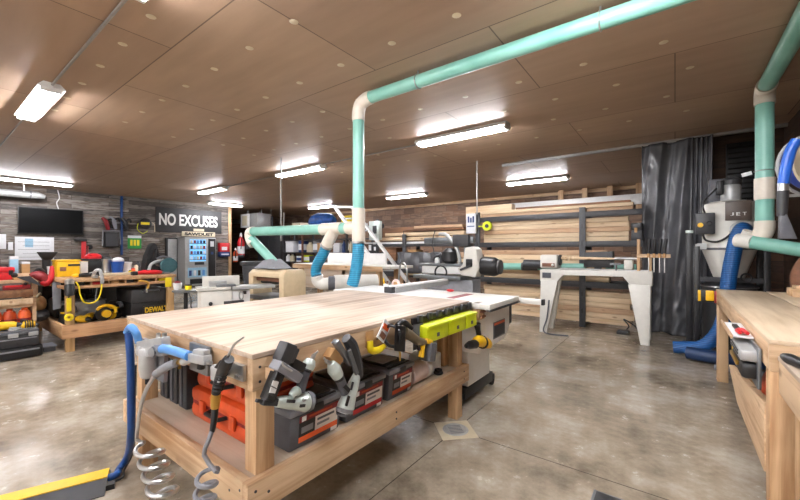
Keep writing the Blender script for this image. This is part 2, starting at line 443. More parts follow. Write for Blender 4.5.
fixture(-13.3, 1.85, 'y', 1.7, 'strip light along the plank wall above the television')
fixture(-14.0, 7.36, 'y', 1.35, 'strip light along the plank wall above the letters of the sign')
for x, y in ((-2.5, -3.2), (-6.4, -3.2), (-.2, -1.9), (-.2, 2.2), (-4.4, -1.4), (-.2, -3.4)):  # unseen lights added out of frame for fill, partly on the ceiling grid
    fixture(x, y, 'x', 1.5, 'unseen strip light added out of frame to brighten the room')
def conduit(pts, r, label):
    return solo('conduit', B().tube(pts, r, 8, False), CONDM, label, 'conduit', 'thin conduits')
conduit([(-9.85, .93, 3.17), (-6.96, .93, 3.17)], .011, 'thin conduit leaving the left ceiling light towards the plank wall')
conduit([(-5.44, .93, 3.175), (-3.01, .93, 3.175)], .013, 'straight conduit joining the two near ceiling lights')
conduit([(-5.97, 5.2, 3.17), (-3.47, 5.2, 3.17)], .012, 'conduit between the two middle strip lights')
conduit([(-10.28, 5.4, 3.17), (-7.6, 5.35, 3.17)], .012, 'conduit between the far left strip light and the next one')
p = at(281, 180, y=4.4)
solo('air_drop', B().tube([(p.x, 4.4, 3.2), (p.x, 4.4, 1.55)], .014, 8, False).tube([(p.x, 4.4, 1.72), (p.x + .08, 4.4, 1.85), (p.x + .1, 4.4, 2.1)], .014, 8, False), CONDM,
     'thin grey air drop pole hanging from ceiling left of the tall mint pipe', 'air pipe')
p = at(477, 190, y=7.0)
solo('cord_drop', B().tube([(p.x, 7.0, 3.2), (p.x, 7.0, 2.1)], .013, 8, False), CONDM, 'pale cord drop from ceiling to the lumber rack post', 'cord')

# ------------------------------------------------------------------ mint dust pipes
R1 = .066
t = thing('dust_pipe', 'long mint green dust pipe across the ceiling dropping behind the workbench', 'dust pipe', (-2.93, 3.11, .9))
part('ceiling_run', B().cyl((-2.78, 3.11, 3.09), (.685, 3.11, 3.09), R1, n=20), MINT, t)
part('elbow', B().tube([(-2.74, 3.11, 3.09), (-2.82, 3.11, 3.08), (-2.9, 3.11, 3.04), (-2.93, 3.11, 2.95), (-2.93, 3.11, 2.86)], R1 + .008, 20), ELBOW, t)
part('drop_pipe', B().cyl((-2.93, 3.11, 2.9), (-2.93, 3.11, 1.8), R1, n=20), MINT, t)
part('tee_fitting', B().cyl((-2.93, 3.11, 1.85), (-2.93, 3.11, 1.47), R1 + .01, n=20).cyl((-2.93, 3.11, 1.63), (-3.1, 3.11, 1.63), R1 + .01, n=20), ELBOW, t)
part('short_pipe', B().cyl((-3.06, 3.11, 1.63), (-3.3, 3.11, 1.63), R1 - .002, n=20), MINT, t)
part('wye_fitting', B().cyl((-3.2, 3.11, 1.63), (-3.55, 3.11, 1.63), R1 + .009, n=20).cyl((-3.33, 3.11, 1.63), (-3.47, 3.11, 1.43), R1 + .008, n=20), ELBOW, t)
part('side_run', B().cyl((-3.5, 3.11, 1.63), (-5.15, 3.11, 1.65), R1, n=20), MINT, t)
part('end_elbow', B().tube([(-5.1, 3.11, 1.65), (-5.17, 3.11, 1.645), (-5.2, 3.11, 1.6), (-5.17, 3.11, 1.52), (-5.1, 3.11, 1.46)], R1 + .008, 20), ELBOW, t)
part('slanted_pipe', B().cyl((-5.15, 3.11, 1.54), (-4.68, 3.2, 1.17), R1, n=20), MINT, t)
for x in (-.45, -2.1):
    st = part('pipe_strap', B().torus((x, 3.11, 3.09), R1 + .004, .006, Matrix.Rotation(PI / 2, 3, 'Y')), STEEL, t)
    part('strap_screw', B().cyl((x, 3.11, 3.15), (x, 3.11, 3.2), .008, n=8), STEEL, st)
part('hose_clamp', B().cyl((-2.93, 3.11, 1.47), (-2.93, 3.11, 1.445), R1 + .014, n=20), STEEL, t)
part('hose_clamp', B().cyl((-3.47, 3.11, 1.43), (-3.485, 3.11, 1.41), R1 + .013, n=20), STEEL, t)
solo('flex_hose', B().tube([(-2.93, 3.11, 1.5), (-2.94, 3.11, 1.3), (-2.98, 3.11, 1.1), (-3.02, 3.1, .96)], .069, 20), HOSE,
     'teal flex hose straight down from the tall pipe to the table saw', 'hose', 'teal flex hoses')
solo('flex_hose', B().tube([(-3.46, 3.11, 1.45), (-3.53, 3.11, 1.33), (-3.66, 3.12, 1.18), (-3.71, 3.14, 1.08), (-3.69, 3.14, 1.03)], .067, 20), HOSE,
     'bent teal flex hose from the branch fitting into the white elbow', 'hose', 'teal flex hoses')
t = thing('dust_port', 'white elbow and white duct drum lying under the bent teal hose', 'duct', (-3.4, 3.15, .8))
part('elbow', B().tube([(-3.69, 3.14, 1.04), (-3.69, 3.16, .97), (-3.64, 3.19, .935), (-3.56, 3.24, .94)], .078, 18), GREYW, t)
part('coupling', B().cyl((-3.57, 3.23, .943), (-3.51, 3.29, .943), .092, n=20), DGREY, t)
part('drum', B().cyl((-3.52, 3.28, .943), (-3.2, 3.75, .94), .105, n=24).box(-3.44, -3.3, 3.45, 3.58, 0, .9), GREYW, t)

R2 = .083
t = thing('dust_pipe', 'fat mint green pipe dropping down at right beside the dust collector', 'dust pipe', (.77, 5.5, 1.45))
part('ceiling_run', B().cyl((.77, 5.35, 3.1), (.77, -1.5, 3.1), R2 - .01, n=20), MINT, t)
part('elbow', B().tube([(.77, 5.36, 3.1), (.77, 5.46, 3.085), (.77, 5.5, 3.03), (.77, 5.5, 2.93)], R2 + .004, 20), ELBOW, t)
part('drop_pipe', B().cyl((.77, 5.5, 2.95), (.77, 5.5, 2.05), R2 - .006, n=20), MINT, t)
part('coupling', B().cyl((.77, 5.5, 2.14), (.77, 5.5, 1.91), R2 + .003, n=20), ELBOW, t)
part('lower_pipe', B().cyl((.77, 5.5, 1.95), (.77, 5.5, 1.62), R2 - .006, n=20), MINT, t)
part('bottom_elbow', B().tube([(.77, 5.5, 1.68), (.765, 5.5, 1.58), (.72, 5.52, 1.5), (.62, 5.56, 1.47)], R2 + .002, 20), ELBOW, t)
part('pipe_tie', B().torus((.77, 5.5, 2.22), R2, .005).bar((.66, 5.42, 2.2), (.58, 5.42, 2.18), .01, .04).bar((.82, 5.58, 2.25), (1.28, 5.62, 2.3), .012, .012), STEEL, t)
solo('branch_pipe', B().cyl((.66, 5.46, 1.455), (1.27, 5.3, 1.31), .07, n=20), MINT, 'slim mint pipe running level to the right edge above the right bench', 'dust pipe')
solo('pipe_fitting', B().cyl((.56, 5.57, 1.48), (.68, 5.47, 1.455), .076, n=18).cyl((.6, 5.55, 1.47), (.64, 5.5, 1.58), .045, n=14), GREYW, 'white branch fitting joining mint pipe and blue hose at the collector', 'pipe fitting')
# ================================================================== MAIN WORKBENCH
bx0, bx1, by0, by1, bz = -2.79, -1.36, .825, 2.77, .95
t = thing('workbench', 'large pine workbench with plywood top in the foreground', 'workbench', (-2.08, 1.8, 0))
part('tabletop', B().box(bx0, bx1, by0, by1, bz - .022, bz, .003), PLY, t)
AP = bz - .022
part('apron_board', B().box(bx1 - .042, bx1 - .003, by0 + .002, by1 - .002, .795, AP, .003), WY, t)
part('apron_board', B().box(bx0 + .002, bx0 + .04, by0 + .002, by1 - .002, .795, AP, .003), WY, t)
ea = part('apron_board', B().box(bx0 + .04, bx1 - .043, by0 + .003, by0 + .041, .795, AP, .003), WX, t)
part('bolt', B().cyl((-2.62, by0 - .008, .9), (-2.62, by0 + .01, .9), .014, n=8), STEEL, ea)
part('apron_board', B().box(bx0 + .04, bx1 - .043, by1 - .041, by1 - .003, .795, AP, .003), WX, t)
def bleg(x, y):
    part('leg', B().box(x, x + .085, y, y + .09, 0, AP, .004), WZ, t)
for x in (bx1 - .128, bx0 + .045):
    for y in (by0 + .042, by1 - .132): bleg(x, y)
part('leg_doubler', B().box(bx1 - .19, bx1 - .129, by1 - .2, by1 - .1, .432, .795, .003), WZ, t)
part('rail', B().box(bx1 - .042, bx1 - .002, by0 - .02, by1, .292, .43, .004), WY, t)
part('rail', B().box(bx0 + .003, bx0 + .043, by0 - .02, by1, .292, .43, .004), WY, t)
part('rail', B().box(bx0 + .045, bx1 - .043, by0 - .02, by0 + .018, .292, .43, .004), WX, t)
part('rail', B().box(bx0 + .045, bx1 - .043, by1 - .04, by1 - .002, .292, .43, .004), WX, t)
part('shelf', B().box(bx0 + .046, bx1 - .044, by0 + .02, by1 - .042, .37, .425), PLYX, t)
SZ = .4255
for y, z in ((.84, .33), (.84, .39), (.9, .36), (1.78, .34), (1.78, .38), (2.68, .33), (2.68, .39), (.86, .83), (.86, .89), (2.7, .84), (1.6, .86)):
    part('screw', B().cyl((bx1 - .006, y, z), (bx1 + .001 if z < .5 else bx1 - .001, y, z), .006, n=8), DARK, t)
for x, z in ((-1.42, .33), (-1.42, .39), (-1.5, .36), (-2.6, .36)):
    part('screw', B().cyl((x, by0 - .021, z), (x, by0 - .015, z), .006, n=8), DARK, t)
# three lidded nailer cases along the right side of the shelf
def case(y0, y1, depth, label, stripe, open_lid=False):
    x1 = bx1 - .055
    t = thing('tool_case', label, 'tool case', ((x1 - depth / 2), (y0 + y1) / 2, SZ), 'grey cases on the workbench shelf')
    h = .165
    part('body', B().prism([(x1 - depth, SZ), (x1 - .015, SZ), (x1, SZ + h), (x1 - depth, SZ + h)], 1, y0, y1, .012), DGREY, t)
    part('lid', B().box(x1 - depth - .008, x1 + .008, y0 - .008, y1 + .008, SZ + h, SZ + h + .03, .01), MGREY, t)
    part('lid_ridge', B().box(x1 - depth + .05, x1 - .045, y0 + .03, y1 - .03, SZ + h + .03, SZ + h + .047, .008), DARK, t)
    part('lid_groove', B().box(x1 - .034, x1 - .02, y0 + .02, y1 - .02, SZ + h + .028, SZ + h + .036), BLACK, t)
    # printed label on the front, tilted with the front wall
    q = lambda a, z: (x1 - .015 + .015 * (z - SZ) / h + .0015, y0 + a * (y1 - y0), z)
    def flat(name, a0, a1, z0, z1, m, lift=.0):
        p = [q(a0, z0), q(a1, z0), q(a1, z1), q(a0, z1)]
        pts = [V(p[0]) - V((.002, 0, 0)), V(p[1]) - V((.002, 0, 0)), V(p[2]) - V((.002, 0, 0)), V(p[3]) - V((.002, 0, 0))] + [V(k) + V((.0005 + lift, 0, 0)) for k in p]
        return part(name, B().hexa(pts), m, t)
    flat('label_band', .16, .93, SZ + .125, SZ + .155, DRED)
    flat('label_logo', .2, .28, SZ + .128, SZ + .152, LETTER, .001)
    flat('label_picture', .16, .46, SZ + .055, SZ + .125, BLACK)
    flat('label_panel', .46, .93, SZ + .055, SZ + .125, CLEARW)
    flat('label_print', .5, .85, SZ + .1, SZ + .112, DGREY, .001); flat('label_print', .5, .75, SZ + .075, SZ + .087, MGREY, .001)
    flat('picture_tool', .2, .42, SZ + .07, SZ + .1, MGREY, .001); flat('band_print', .34, .8, SZ + .135, SZ + .145, ORG, .001)
    flat('label_stripe', .16, .93, SZ + .028, SZ + .055, stripe)
    flat('label_square', .8, .93, SZ + .008, SZ + .028, WHITE)
    part('latch', B().box(x1 - .002, x1 + .014, (y0 + y1) / 2 - .03, (y0 + y1) / 2 + .03, SZ + h - .01, SZ + h + .026, .004), DARK, t)
    return t
case(1.05, 1.37, .36, 'nearest grey lidded case on the bench shelf, with the orange striped label', ORG2)
case(1.42, 1.735, .36, 'middle grey lidded case on the bench shelf, behind the upright nail gun', RED)
tc_ = case(1.78, 2.04, .34, 'farthest grey lidded case on the bench shelf, beside the clear jar', ORG)
solo('paper_sheet', B().box(-1.66, -1.5, 1.82, 1.97, SZ + .2125, SZ + .2165), PAPER, 'white leaflet lying on the farthest grey case', 'paper')
hd = B().tube([(-1.47, .94, SZ + .012), (-1.44, .93, SZ + .014), (-1.44, .93, SZ + .1), (-1.47, .94, SZ + .115)], .011, 8, False)
t = thing('clear_jar', 'clear plastic jar lying on its side on the bench shelf, pinkish contents', 'jar', (-1.5, 2.16, SZ))
JM = Matrix.Rotation(-PI / 2, 3, 'X')
part('jar_body', B().lathe([(.03, 0), (.068, .006), (.07, .02), (.07, .17), (.06, .19)], (-1.49, 2.07, SZ + .072), 20, JM), PINK, t)
part('jar_lid', B().lathe([(.066, 0), (.073, .004), (.073, .035), (.06, .04)], (-1.49, 2.26, SZ + .0735), 20, JM), CLEARW, t)
t = thing('carton', 'small white carton on the bench shelf below the lime bins', 'box', (-1.6, 2.36, SZ))
part('carton_body', B().box(-1.64, -1.47, 2.3, 2.5, SZ, SZ + .14, .003), PAPER, t)
part('carton_flap', B().box(-1.635, -1.475, 2.305, 2.495, SZ + .14, SZ + .144), WHITE, t)
solo('cord_coil', B().torus((-1.435, 2.4, SZ + .016), .025, .012).torus((-1.435, 2.4, SZ + .036), .02, .01), BLACK, 'small black cord coil beside the white carton on bench shelf', 'cord')
# orange cases behind the end opening
def ocase(x0, x1, y0, y1, z0, z1, label, m=ORG):
    t = thing('orange_case', label, 'tool case', ((x0 + x1) / 2, (y0 + y1) / 2, z0), 'orange cases under the workbench')
    zm = (z0 + z1) / 2
    part('bottom_shell', B().box(x0, x1, y0, y1, z0, zm - .003, .028), m, t)
    part('top_shell', B().box(x0, x1, y0, y1, zm + .003, z1, .028), m, t)
    part('seam_band', B().box(x0 + .012, x1 - .012, y0 + .012, y1 - .012, zm - .012, zm + .012), DRED, t)
    for k in (.25, .75):
        xx = x0 + (x1 - x0) * k
        part('latch', B().box(xx - .025, xx + .025, y0 - .012, y0 + .006, zm - .035, zm + .035, .005), m, t)
    part('handle', B().tube([(x0 + (x1 - x0) * .38, y0 + .01, zm), (x0 + (x1 - x0) * .4, y0 - .03, zm), (x0 + (x1 - x0) * .6, y0 - .03, zm), (x0 + (x1 - x0) * .62, y0 + .01, zm)], .011, 8, False), BLACK, t)
ocase(-2.22, -1.6, .96, 1.3, SZ, SZ + .17, 'lower orange case stacked on the bench shelf at the air gun end')
ocase(-2.2, -1.56, .98, 1.32, SZ + .1715, SZ + .33, 'upper orange case stacked on the bench shelf at the air gun end')
for i, (x, h, lab) in enumerate(((-2.62, .3, 'dark upright case at the far left of the bench end opening'), (-2.48, .33, 'dark upright case second from left in the bench end opening'), (-2.35, .3, 'dark upright case directly beside the orange cases'))):
    t = thing('upright_case', lab, 'tool case', (x, 1.1, SZ), 'dark upright cases in the bench')
    part('shell', B().box(x - .055, x + .055, .97, 1.32, SZ, SZ + h, .012), DARK, t)
    part('rib', B().box(x - .012, x + .012, .962, .975, SZ + .02, SZ + h - .02, .003), DGREY, t)
solo('bench_bracket', hd, BLACK, 'black loop handle standing on the bench shelf behind near leg', 'handle')

# ---- things hung on the right face (x = -1.36)
def P(u, v, x=-1.3): return at(u, v, x=x)
GX = -1.305
t = thing('nail_gun', 'nearer nail gun hanging on the bench side, black magazine up left', 'nail gun', (GX, .95, .7), 'nail guns hung on the workbench')
a, b_ = P(287, 349, GX), P(267, 400, GX)
part('magazine', B().bar(a, b_, .045, .052, (1, 0, 0), .006), BLACK, t)
part('magazine_head', B().bar(P(289, 343, GX), P(281, 362, GX), .06, .062, (1, 0, 0), .008).bar(P(294, 347, GX), P(288, 362, GX), .05, .03, (1, 0, 0), .005), DARK, t)
part('magazine_label', B().bar(P(276, 381, GX + .025), P(272, 393, GX + .025), .004, .028, (0, 1, 1)), WHITE, t)
part('bracket', B().bar(P(275, 364, GX + .012), P(297, 378, GX + .012), .066, .04, (0, .55, 1), .006), MGREY, t)
part('bracket_hook', B().tube([P(282, 362, GX + .05), P(284, 366, GX + .055), P(292, 371, GX + .05)], .004, 8), STEEL, t)
part('grip_link', B().bar(P(291, 362, GX), P(303, 368, GX), .035, .04, (0, .4, 1), .006), BLACK, t)
part('handle', B().tube([P(308, 366, GX), P(304, 376, GX), P(300, 392, GX)], [.022, .023, .021], 14), DGREY, t)
part('handle_cap', B().tube([P(311, 359, GX), P(309, 364, GX), P(307, 369, GX)], [.019, .03, .027], 14), MINTM, t)
part('air_fitting', B().cyl(P(311, 360, GX), P(314, 355, GX), .012, .01, 10).cyl(P(314, 355, GX), P(318, 351, GX), .007, .004, 8), STEEL, t)
body = part('body', B().tube([P(276, 402, GX), P(284, 402, GX), P(296, 403, GX), P(304, 402, GX), P(309, 401, GX)], [.02, .026, .03, .042, .036], 16), MINTM, t)
part('exhaust_cap', B().tube([P(291, 396, GX + .02), P(296, 391, GX + .02), P(299, 394, GX + .02)], [.014, .02, .012], 12), MINTM, body)
part('cap_screw', B().ball(P(304, 400, GX + .04), .009, 8), STEEL, body)
part('body_slot', B().bar(P(287, 401, GX + .026), P(295, 401.5, GX + .029), .006, .012, (0, 0, 1)), DARK, body)
part('body_slot', B().bar(P(300, 406, GX + .034), P(305, 405.5, GX + .036), .006, .012, (0, 0, 1)), DARK, body)
part('end_cap', B().tube([P(306, 401.5, GX), P(309, 401, GX), P(311, 401, GX)], [.043, .044, .03], 16), MGREY, body)
part('trigger', B().bar(P(297, 391, GX + .01), P(294, 396, GX + .01), .016, .01, (1, 0, 0)), BLACK, t)
part('handle_band', B().tube([P(306.5, 370, GX), P(305.8, 372, GX)], .0245, 12), BLACK, t)
for k in range(4): part('magazine_rib', B().bar(P(277 - 3 * k, 372 + 7 * k, GX + .027), P(282 - 3 * k, 374.5 + 7 * k, GX + .027), .004, .006, (1, 0, 0)), DARK, t)
part('nose', B().bar(P(280, 402, GX), P(262, 401, GX), .03, .028, (1, 0, 0), .004).bar(P(270, 402, GX), P(256, 400.5, GX), .012, .012, (1, 0, 0)), DARK, t)
part('hang_hook', B().bar((-1.366, .9, .86), (GX, .9, .86), .03, .05, (0, 0, 1)), WX, t)

t = thing('nail_gun', 'farther nail gun hanging upright on the bench side, head down', 'nail gun', (GX, 1.28, .55), 'nail guns hung on the workbench')
part('magazine', B().tube([P(346, 338, GX), P(351, 345, GX), P(356, 360, GX), P(359, 376, GX)], [.026, .033, .03, .024], 8), DARK, t)
part('magazine_plate', B().bar(P(349, 350, GX + .03), P(357, 374, GX + .028), .02, .012, (1, 0, 0)), CASTI, t)
part('nail_rail', B().bar(P(335, 341, GX), P(350, 364, GX), .026, .036, (1, 0, 0), .003), CASTI, t)
part('handle', B().tube([P(337, 374, GX), P(341, 382, GX), P(345, 393, GX)], [.024, .024, .022], 14), DGREY, t)
part('handle_cap', B().tube([P(331, 363, GX), P(334, 369, GX), P(338, 376, GX)], [.018, .034, .028], 14), MINTM, t)
part('air_fitting', B().cyl(P(331, 364, GX), P(326, 361, GX), .011, .009, 10).cyl(P(327, 362, GX), P(324, 358, GX), .007, .005, 8), STEEL, t)
body = part('body', B().tube([P(357, 374, GX), P(354, 383, GX), P(350, 394, GX), P(346, 406, GX), P(344, 413, GX)], [.018, .028, .034, .044, .036], 16), MINTM, t)
part('cap', B().lathe([(.04, 0), (.036, .012), (.02, .018)], P(344, 412, GX), 14, Matrix.Rotation(math.radians(170), 3, 'X')), DGREY, body)
part('trigger', B().bar(P(344, 386, GX + .02), P(349, 391, GX + .02), .02, .012, (1, 0, 0)), BLACK, t)
part('side_slot', B().bar(P(349, 396, GX + .034), P(346, 406, GX + .042), .006, .014, (0, 1, 0)), BLACK, body)
part('end_cap', B().tube([P(345, 408, GX), P(344, 412, GX)], [.045, .043], 14), MGREY, body)
part('body_slot', B().bar(P(353, 382, GX + .026), P(351, 390, GX + .032), .006, .01, (0, 1, 0)), DARK, body)
part('handle_band', B().tube([P(338.5, 377, GX), P(339.3, 379, GX)], .0255, 12), BLACK, t)
for k in range(3): part('rail_rib', B().bar(P(337 + 4 * k, 344 + 6 * k, GX + .014), P(340 + 4 * k, 342 + 6 * k, GX + .014), .006, .005, (1, 0, 0)), DARK, t)
part('hang_block', B().bar(P(329, 352, -1.335), P(338, 362, -1.335), .05, .05, (1, 0, 0)), CARD, t)

t = thing('tape_hook', 'yellow plastic hook on the bench apron under the orange tag', 'hook', (-1.34, 1.53, .78))
part('hook_body', B().tube([P(370, 341, -1.345), P(371, 350, -1.34), P(378, 350, -1.335), P(384, 346, -1.335)], [.018, .02, .02, .014], 10), BYEL, t)
part('hook_plate', B().box(-1.362, -1.352, 1.5, 1.56, .83, .92, .003), CARD, t)
q0, q1 = P(388, 322, -1.335), P(380, 340, -1.335)
t = thing('warning_tag', 'white tag with orange print tilted on the bench apron', 'tag', (-1.335, 1.64, q1.z))
part('tag_card', B().bar(q0, q1, .006, .075, (0, 1, .35)), WHITE, t)
part('tag_print', B().bar(P(387, 325, -1.331), P(385, 330, -1.331), .004, .055, (0, 1, .35)), ORG2, t)
part('tag_picture', B().bar(P(384, 333, -1.331), P(381.5, 338, -1.331), .004, .05, (0, 1, .35)), BROWN, t)

t = thing('cordless_nailer', 'black and yellow cordless tool hanging below the tag on the bench side', 'power tool', (-1.29, 1.8, .7))
part('head', B().hexa([P(u, v, x) for u, v, x in ((394, 351, -1.34), (405, 352, -1.34), (405, 352, -1.25), (394, 351, -1.25), (395, 325, -1.34), (406, 326, -1.34), (406, 326, -1.25), (395, 325, -1.25))], .008), BLACK, t)
part('head_guard', B().torus(P(392, 336, -1.3), .06, .01, Matrix.Rotation(PI / 2, 3, 'X')), BLACK, t)
part('top_shroud', B().tube([P(397, 326, -1.3), P(403, 322, -1.3), P(411, 328, -1.3)], .018, 10), BLACK, t)
part('motor', B().tube([P(404, 332, -1.29), P(411, 336, -1.28), P(418, 341, -1.27), P(424, 342, -1.27)], [.032, .03, .026, .022], 14), plain('worn_tool_tan', (104, 92, 70), .5, 0, .3), t)
part('grip', B().tube([P(423, 339, -1.27), P(422, 349, -1.27), P(421, 357, -1.27)], [.02, .017, .018], 12), YEL, t)
part('trigger', B().bar(P(418, 345, -1.265), P(419, 350, -1.265), .016, .016, (1, 0, 0)), BLACK, t)
part('battery', B().bar(P(430, 342, -1.27), P(428, 361, -1.27), .075, .07, (0, 1, 0), .01), DGREY, t)
part('battery_cap', B().bar(P(424.5, 340, -1.27), P(430, 342.5, -1.27), .05, .03, (0, 0, 1), .006), YEL, t)
part('nose_tip', B().cyl(P(400, 351, -1.3), P(400, 361, -1.3), .008, .005, 8), BRASS, t)

# lime drawers on their rail
t = thing('bin_rail', 'black rail with clips under the bench edge above the lime bins', 'rail', (-1.34, 2.4, .9))
part('rail_bar', B().box(-1.36, -1.342, 1.93, 2.77, .885, .93, .003), BLACK, t)
for k in range(7): part('clip', B().box(-1.342, -1.322, 1.97 + .12 * k, 2.02 + .12 * k, .9, .945, .004), DARK, t)
part('end_bracket', B().hexa([P(u, v, x) for u, v, x in ((413, 351, -1.36), (423, 347, -1.36), (423, 347, -1.31), (413, 351, -1.31), (413, 325, -1.36), (423, 323, -1.36), (423, 323, -1.31), (413, 325, -1.31))], .003), DGREY, t)
for lab, y0, y1 in (('lime green parts bin nearest on the bench side, beside the cordless tool', 1.96, 2.235), ('lime green parts bin in the middle of three on the bench side', 2.247, 2.5), ('lime green parts bin at the far bench corner', 2.512, 2.69)):
    t = thing('parts_bin', lab, 'parts bin', (-1.28, (y0 + y1) / 2, .775), 'lime bins on the workbench')
    part('bin_body', B().box(-1.335, -1.255, y0, y1, .775, .885, .006), LIME, t)
    part('bin_lip', B().box(-1.256, -1.245, y0 + .006, y1 - .006, .865, .884, .003), LIME, t)
    part('label_slot', B().box(-1.2555, -1.252, (y0 + y1) / 2 - .015, (y0 + y1) / 2 + .015, .8, .825), DGREY, t)
t = thing('cordless_drill', 'small yellow and black drill hanging near the far bench corner', 'power tool', (-1.26, 2.85, .6))
part('motor', B().tube([P(474, 345, -1.25), P(478, 341, -1.25), P(486, 343, -1.25), P(489, 345, -1.25)], [.02, .045, .045, .03], 14), YEL, t)
part('chuck', B().tube([P(466, 346, -1.25), P(470, 345, -1.25), P(475, 344, -1.25)], [.016, .032, .036], 12), BLACK, t)
part('grip', B().tube([P(480, 341, -1.26), P(478, 330, -1.26), P(477, 324, -1.26)], [.022, .02, .03], 12), BLACK, t)
part('collar', B().torus(P(482, 342, -1.25), .046, .01, Matrix.Rotation(PI / 2, 3, 'X')), BLACK, t)
t = thing('wood_block', 'drilled wooden driver holder with dark bits at the far bench corner', 'tool holder', (-1.3, 2.9, .79))
part('holder_block', B().box(-1.35, -1.29, 2.8, 2.92, .79, .93, .003), WZ, t)
for k in range(3): part('bit', B().box(-1.292, -1.27, 2.82, 2.9, .81 + k * .04, .822 + k * .04), BROWN, t)

# ---- air line on the end face (y = .805)
def E_(u, v, y=.76): return at(u, v, y=y)
t = thing('air_regulator', 'grey air filter and regulator assembly bolted to the bench end', 'air regulator', (-2.25, .78, .66))
part('back_block', B().hexa([V((x, y, z)) for x, y, z in ((-2.45, .8, .67), (-2.16, .8, .67), (-2.16, .82, .67), (-2.45, .82, .67), (-2.47, .8, .86), (-2.14, .8, .86), (-2.14, .82, .86), (-2.47, .82, .86))]), MGREY, t)
part('filter_bowl', B().lathe([(.02, 0), (.034, .012), (.04, .05), (.04, .15), (.03, .165)], (-2.24, .755, .69), 16), LGREY, t)
part('manifold', B().bar(E_(141, 345), E_(166, 341), .045, .045, (0, 0, 1), .006).bar(E_(143, 352), E_(168, 350), .05, .05, (0, 0, 1), .008), LGREY, t)
part('knob', B().lathe([(.02, 0), (.024, .01), (.024, .035), (.014, .04)], E_(145, 350), 14, Matrix.Rotation(PI / 2, 3, 'X')), LGREY, t)
part('gauge', B().cyl(E_(153, 352, .76), E_(153, 352, .715), .024, n=16), LGREY, t)
part('gauge_ring', B().torus(E_(153, 352, .716), .024, .004, Matrix.Rotation(PI / 2, 3, 'X')), DGREY, t)
part('union_nut', B().cyl(E_(158, 349.5, .75), E_(163, 349.8, .745), .03, n=6), MGREY, t)
part('drain_valve', B().cyl((-2.24, .755, .695), (-2.24, .755, .66), .012, n=8), BLACK, t)
for u in (158.5, 164.5): part('mount_pin', B().cyl(E_(u, 344), E_(u, 333), .011, n=10), STEEL, t)
solo('air_tube', B().tube([E_(127, 332, .73), E_(131, 327, .73), E_(136, 333, .74), E_(139, 342, .76)], .019, 12), LBLUE, 'short pale blue air tube bending into the regulator at bench corner', 'air tube')
solo('air_tube', B().tube([E_(160, 349, .745), E_(166, 349, .74), E_(178, 352, .74), E_(189, 356, .745)], .021, 12), LBLUE, 'blue air tube between the regulator and the silver coupler', 'air tube')
t = thing('air_coupler', 'silver air coupler cluster with brass end on the bench end', 'air fitting', (-1.75, .77, .84))
part('manifold_cross', B().bar(E_(188, 356), E_(208, 360), .04, .04, (0, 0, 1), .006).bar(E_(196, 352), E_(207, 353.5), .03, .03, (0, 0, 1), .005), LGREY, t)
part('bottom_port', B().cyl(E_(202, 360), E_(201, 368), .017, n=10), BLACK, t)
part('side_port', B().cyl(E_(206, 361), E_(211, 363), .012, .009, 8), STEEL, t)
part('socket', B().cyl(E_(192, 358), E_(184, 361.5), .02, n=12), LGREY, t)
part('brass_nipple', B().cyl(E_(184, 361.5), E_(175, 363), .015, n=10), BRASS, t)
part('tie_tail', B().bar(E_(179, 363), E_(179.5, 369), .006, .012, (0, 1, 0)), BRASS, t)
part('wall_plate', B().box(-1.86, -1.68, .8, .82, .8, .93, .003), CASTI, t)
pts = [E_(176, 363, .745), E_(168, 366, .73), E_(156, 374, .72), E_(147, 388, .71), E_(141, 405, .705), E_(138, 425, .7), E_(137, 440, .7)]
t = thing('coil_hose', 'clear grey coiled air hose dropping from the brass nipple to the floor', 'air hose', (-2.2, .7, 0))
part('sheath', B().tube(pts[:3], .02, 10), MGREY, t)
cz = []
c0, c1 = E_(148, 446, .68), E_(166, 500, .66)
for i in range(70):
    k = i / 69; a = k * 4.2 * 2 * PI + PI
    c = c0.lerp(c1, k)
    cz.append(c + V((.052 * math.cos(a), .052 * math.sin(a), 0)))
part('coil', B().tube(pts[2:] + cz[::1], .0095, 8, True, True, 2), STEEL, t)
t = thing('air_blow_gun', 'black air blow gun hanging on the bench corner with long nozzle', 'air gun', (-1.5, .74, .6))
part('grip', B().tube([E_(229, 359, .75), E_(225, 366, .75), E_(219, 380, .75), E_(216, 393, .75)], [.021, .025, .019, .018], 12), BLACK, t)
for k in range(6):
    c = E_(223 - k * 1.0, 371 + k * 3.6, .75); part('grip_ring', B().torus(c, .019, .0035, Matrix.Rotation(.2, 3, 'Y'), 14, 6), BLACK, t)
part('lever', B().bar(E_(213, 373, .742), E_(222, 362, .742), .02, .012, (0, 1, 0), .003), BLACK, t)
part('nozzle', B().tube([E_(227, 359, .75), E_(231, 350, .75), E_(236, 343, .75), E_(244, 337, .75)], [.006, .005, .005, .003], 8), STEEL, t)
part('brass_coupler', B().tube([E_(216, 393, .75), E_(215.5, 397, .75), E_(215, 408, .75)], [.017, .021, .016], 12, False), BRASS, t)
part('hose_end', B().tube([E_(215, 408, .75), E_(214, 420, .74), E_(212, 432, .73)], [.014, .013, .01], 10), BLACK, t)
cz = []
c0, c1 = E_(208, 470, .7), E_(204, 506, .69)
for i in range(36):
    k = i / 35; a = k * 2.6 * 2 * PI + .4
    cz.append(c0.lerp(c1, k) + V((.036 * math.cos(a), .036 * math.sin(a), 0)))
part('coil', B().tube([E_(212, 431, .73), E_(208, 442, .71), E_(204, 455, .7)] + cz, .009, 8, True, True, 2), MGREY, t)
t = thing('gun_bracket', 'grey metal bracket screwed to the bench corner beside the air gun', 'bracket', (-1.42, .78, .85))
part('plate', B().box(-1.52, -1.4, .806, .823, .835, .9, .002), STEEL, t)
